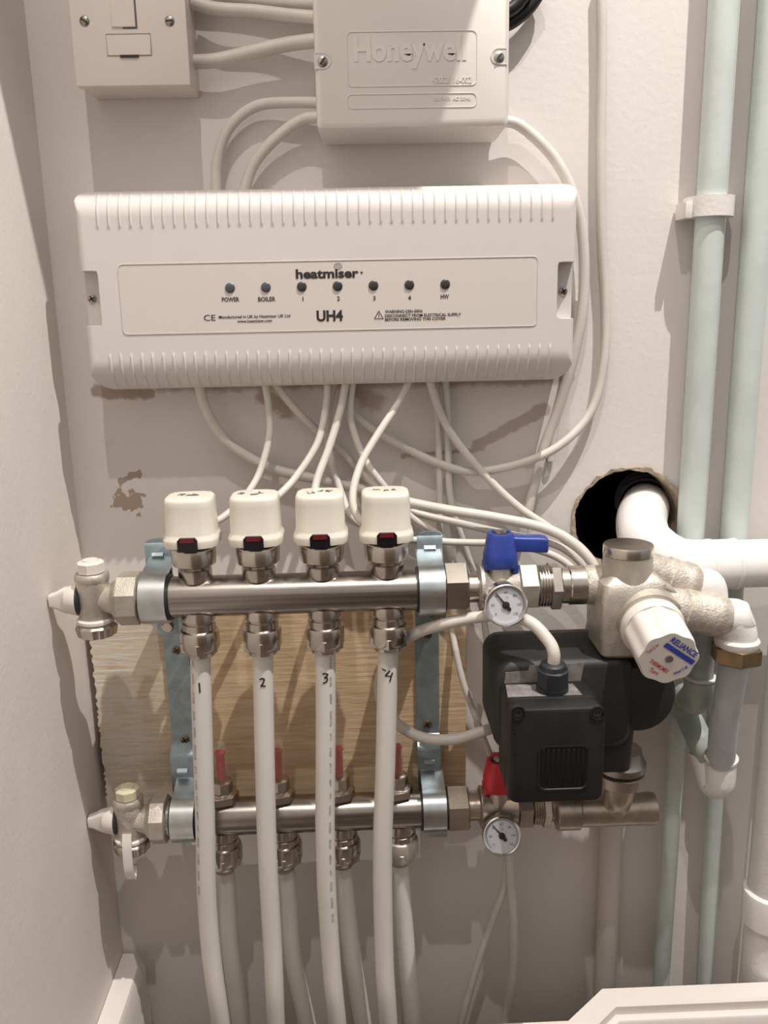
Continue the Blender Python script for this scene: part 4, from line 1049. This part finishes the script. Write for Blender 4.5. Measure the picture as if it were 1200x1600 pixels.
# waste pipe
DW = .049; wz = A(1150, 881, DW).z; RW = .0205
t = thing('waste_pipe', 'thick white waste pipe bending out of the round hole', 'waste pipe', (A(1090, 880, DW).x, -DW, wz-.021))
jx = A(1085, 880, DW).x
h0 = A(1000, 786, -.02); h1 = A(1006, 808, .020)
bm = new()
tube(bm, [(jx+.006, -DW, wz), (jx+.04, -DW, wz), (.52, -DW, wz)], RW*.955, 36, 0); obj('straight_pipe', bm, M['pvc'], t)
bm = new()
tube(bm, [(jx+.034, -DW, wz), (jx+.010, -DW, wz), A(1075, 882, DW), A(1050, 877, DW), A(1034, 869, .048)], RW, 36, 8); obj('bend', bm, M['pvc'], t)
bm = new(); tube(bm, [A(1046, 875, DW), A(1028, 864, .047), A(1008, 843, .036), A(1002, 816, .010), A(1007, 796, -.018), A(1010, 788, -.05)], RW*1.025, 36, 8); obj('elbow', bm, M['pvc'], t)
bm = new(); fq = frame((jx+.030, -DW, wz), (1, 0, 0)); lathe(bm, [(0, RW), (.0006, RW*1.035), (.003, RW*1.035), (.004, RW*.97)], fq, 36); lathe(bm, [(-.020, RW), (-.0195, RW*1.03), (-.017, RW*1.03), (-.0165, RW)], fq, 36); obj('collar', bm, M['pvc'], t)
# rubber connector in the hole
rc = A(1008, 790, -.034)
bm = new(); f = frame(rc, (A(1010, 786, -.05)-A(1004, 806, .003)))
for s, r0 in ((.002, RW*1.2), (.012, RW*1.3), (.022, RW*1.4)):
    lathe(bm, [(s, RW*1.06), (s, r0), (s+.005, r0), (s+.009, RW*1.12), (s+.010, RW*1.05)], f, 40, False, False)
lathe(bm, [(-.002, RW*1.08), (.06, RW*1.12)], f, 40, False, False)
tag(obj('rubber_connector', bm, M['rubber']), 'black ribbed rubber connector inside the round wall hole', 'connector')
# right edge drop pipe
xd = A(1222, 1200, .055).x
t = thing('drop_pipe', 'thick white drop pipe with a collar at the lower right edge', 'waste pipe', (xd, -.055, .002))
bm = new(); cyl(bm, (xd, -.055, .002), (xd, -.055, wz-.015), .0195, 32); obj('straight_pipe', bm, M['white_paint'], t)
ck = A(1215, 1440, .055).z; bm = new(); lathe(bm, [(0, .0195), (.002, .0225), (.030, .0232), (.033, .0225), (.035, .0195)], frame((xd, -.055, ck), (0, 0, 1)), 36); obj('collar', bm, M['pvc'], t)

# ------------------------------------------------------------------ cables
GW, GA = 'white cables between the wiring boxes', 'white cables under the control box'
cable('cable', 'upper white cable joining the top left switch to the wiring box', [(300, 4, .016), (340, 14, .018), (400, 18, .018), (450, 24, .02), (500, 28, .022)], .0046, group=GW)
cable('cable', 'white cable pressed against the wall above the topmost cable pair', [(300, -8, .008), (360, -4, .008), (430, 4, .009), (500, 8, .012)], .0050, 'cable_paint', GW)
cable('cable', 'lower white cable rising from the top left switch to the wiring box', [(300, 97, .016), (340, 94, .017), (400, 80, .017), (450, 69, .018), (502, 62, .02)], .0050, group=GW)
cable('cable', 'wide looping white cable from the wiring box into the control box top', [(505, 161, .014), (460, 160, .012), (400, 166, .010), (358, 200, .010), (340, 250, .010), (338, 300, .012)], .0040, 'cable_paint', GW)
cable('cable', 'inner looping white cable from the wiring box into the control box top', [(505, 183, .016), (470, 188, .014), (425, 222, .012), (395, 260, .012), (380, 305, .012)], .0042, 'cable', GW)
cable('cable', 'white cable bowing from the wiring box down the right of the control box', [(785, 188, .014), (815, 198, .012), (860, 240, .012), (890, 290, .012), (908, 350, .012), (913, 430, .012), (908, 500, .012), (893, 570, .010), (872, 640, .007), (850, 700, .005), (832, 770, .005), (815, 840, .005)], .0042, 'cable', GW)
cable('cable', 'painted-over white cable on the wall right of the control box, nearest its end', [(905, 470, .006), (898, 540, .006), (880, 610, .005), (868, 660, .004), (860, 720, .003)], .0036, 'cable_paint', GW)
cable('cable', 'long white cable dropping from the top and looping under the control box', [(940, -30, .006), (941, 100, .006), (939, 250, .006), (941, 380, .006), (946, 470, .006), (944, 560, .008), (925, 640, .010), (880, 692, .016), (820, 722, .016), (740, 737, .013), (680, 722, .010), (620, 692, .010), (575, 665, .010), (548, 640, .012), (540, 600, .014)], .0036, 'cable', GW)
cable('cable', 'upper black cable in the top corner behind the wiring box', [(780, 42, .010), (800, 34, .010), (825, 14, .010), (845, -14, .010)], .0050, 'cable_black', 'black cables')
cable('cable', 'lower black cable in the top corner, farther from the wiring box', [(780, 22, .018), (800, 14, .018), (815, -2, .018), (825, -20, .018)], .0050, 'cable_black', 'black cables')
# cables under the control box
cable('cable', 'thick white cable sweeping from under the control box to the mixing valve', [(310, 596, .024), (322, 640, .018), (355, 690, .014), (420, 730, .012), (500, 750, .012), (580, 768, .016), (640, 785, .022), (700, 797, .030), (770, 808, .036), (850, 825, .046), (895, 848, .054), (922, 875, .060), (934, 900, .062)], .0042, 'cable', GA)
cable('cable', 'white cable running from the control box to the actuator above pipe 1', [(414, 596, .024), (420, 640, .024), (421, 680, .028), (405, 740, .036), (378, 782, .052), (346, 810, .066), (325, 818, .072)], .0029, 'cable', GA)
cable('cable', 'white cable slanting down right from the control box behind the others', [(426, 594, .020), (455, 632, .016), (490, 668, .012), (530, 702, .007), (560, 735, .005), (590, 765, .006), (640, 798, .010), (720, 818, .020), (800, 836, .032), (870, 852, .042), (908, 880, .047), (918, 905, .049)], .0032, 'cable', GA)
cable('cable', 'white cable bending left to the actuator above pipe 2', [(512, 594, .024), (510, 630, .026), (497, 690, .034), (465, 742, .046), (440, 770, .058), (420, 785, .068)], .0030, 'cable', GA)
cable('cable', 'white cable dropping behind the actuator above pipe 3', [(523, 594, .018), (514, 640, .016), (512, 690, .016), (522, 735, .018), (535, 775, .026), (552, 810, .036), (600, 838, .040), (690, 846, .036), (740, 848, .04), (800, 850, .05), (860, 866, .056), (892, 886, .058), (908, 908, .058)], .0030, 'cable', GA)
cable('cable', 'white cable leaning left to the top of the actuator above pipe 3', [(541, 594, .026), (532, 640, .030), (514, 700, .040), (496, 748, .052), (488, 790, .066)], .0032, 'cable', GA)
cable('cable', 'white cable curving down right behind the actuator above pipe 4', [(551, 594, .022), (547, 640, .022), (552, 672, .022), (570, 718, .026), (598, 757, .032), (640, 806, .026), (690, 840, .022), (708, 880, .022), (712, 925, .020)], .0030, 'cable', GA)
cable('cable', 'white cable kinked in an S to the side of the actuator above pipe 4', [(640, 594, .026), (622, 630, .032), (592, 676, .044), (566, 720, .056), (553, 760, .068), (552, 790, .076), (562, 812, .080), (575, 815, .08)], .0030, 'cable', GA)
cable('cable', 'white cable slanting from the control box right down to the mixing valve', [(671, 594, .024), (686, 640, .020), (710, 685, .018), (760, 745, .018), (810, 792, .022), (860, 826, .030), (905, 862, .034), (935, 895, .038)], .0034, 'cable', GA)
cable('cable', 'straight white cable dropping behind the upper bar, left of its pair', [(682, 594, .014), (685, 680, .010), (687, 760, .009), (688, 850, .009), (696, 930, .010), (706, 985, .018), (722, 1060, .034), (745, 1125, .040), (770, 1190, .038)], .0028, 'cable', GA)
cable('cable', 'straight white cable dropping behind the upper bar, right of its pair', [(696, 594, .016), (700, 680, .010), (704, 780, .009), (728, 860, .009), (745, 910, .010), (758, 980, .010), (768, 1060, .012)], .0030, 'cable_paint', GA)
# pump lead: gland, left, round behind pipe 4 and back
gt = f_g = Vector((gx, -.130, gz+.018))
bm = new()
PT = [gt, gt+Vector((0, -.001, .012)), A(856, 1000, .126), A(828, 972, .116), A(785, 961, .104), A(735, 966, .098), (A(690, 976, .096)), A(645, 992, .080), A(612, 1020, .058), A(594, 1060, .046), A(597, 1100, .044), A(622, 1132, .046), A(662, 1153, .052), A(710, 1155, .056), A(750, 1144, .054), A(768, 1138, .050)]
tube(bm, PT, .0046, 14, 8); tag(obj('pump_cable', bm, M['cable']), 'thick white lead looping from the pump gland behind pipe 4', 'cable')
GB = 'white cables under the lower valve'
cable('cable', 'thin white cable hanging below the lower gauge, slanting left', [(792, 1335, .03), (788, 1385, .03), (772, 1430, .03), (745, 1510, .03), (720, 1600, .03), (700, 1680, .03)], .0034, 'cable', GB)
cable('cable', 'thin white cable hanging below the lower gauge, nearly straight', [(795, 1320, .034), (798, 1380, .034), (803, 1450, .034), (800, 1530, .033), (790, 1600, .032), (780, 1680, .032)], .0042, 'cable', GB)
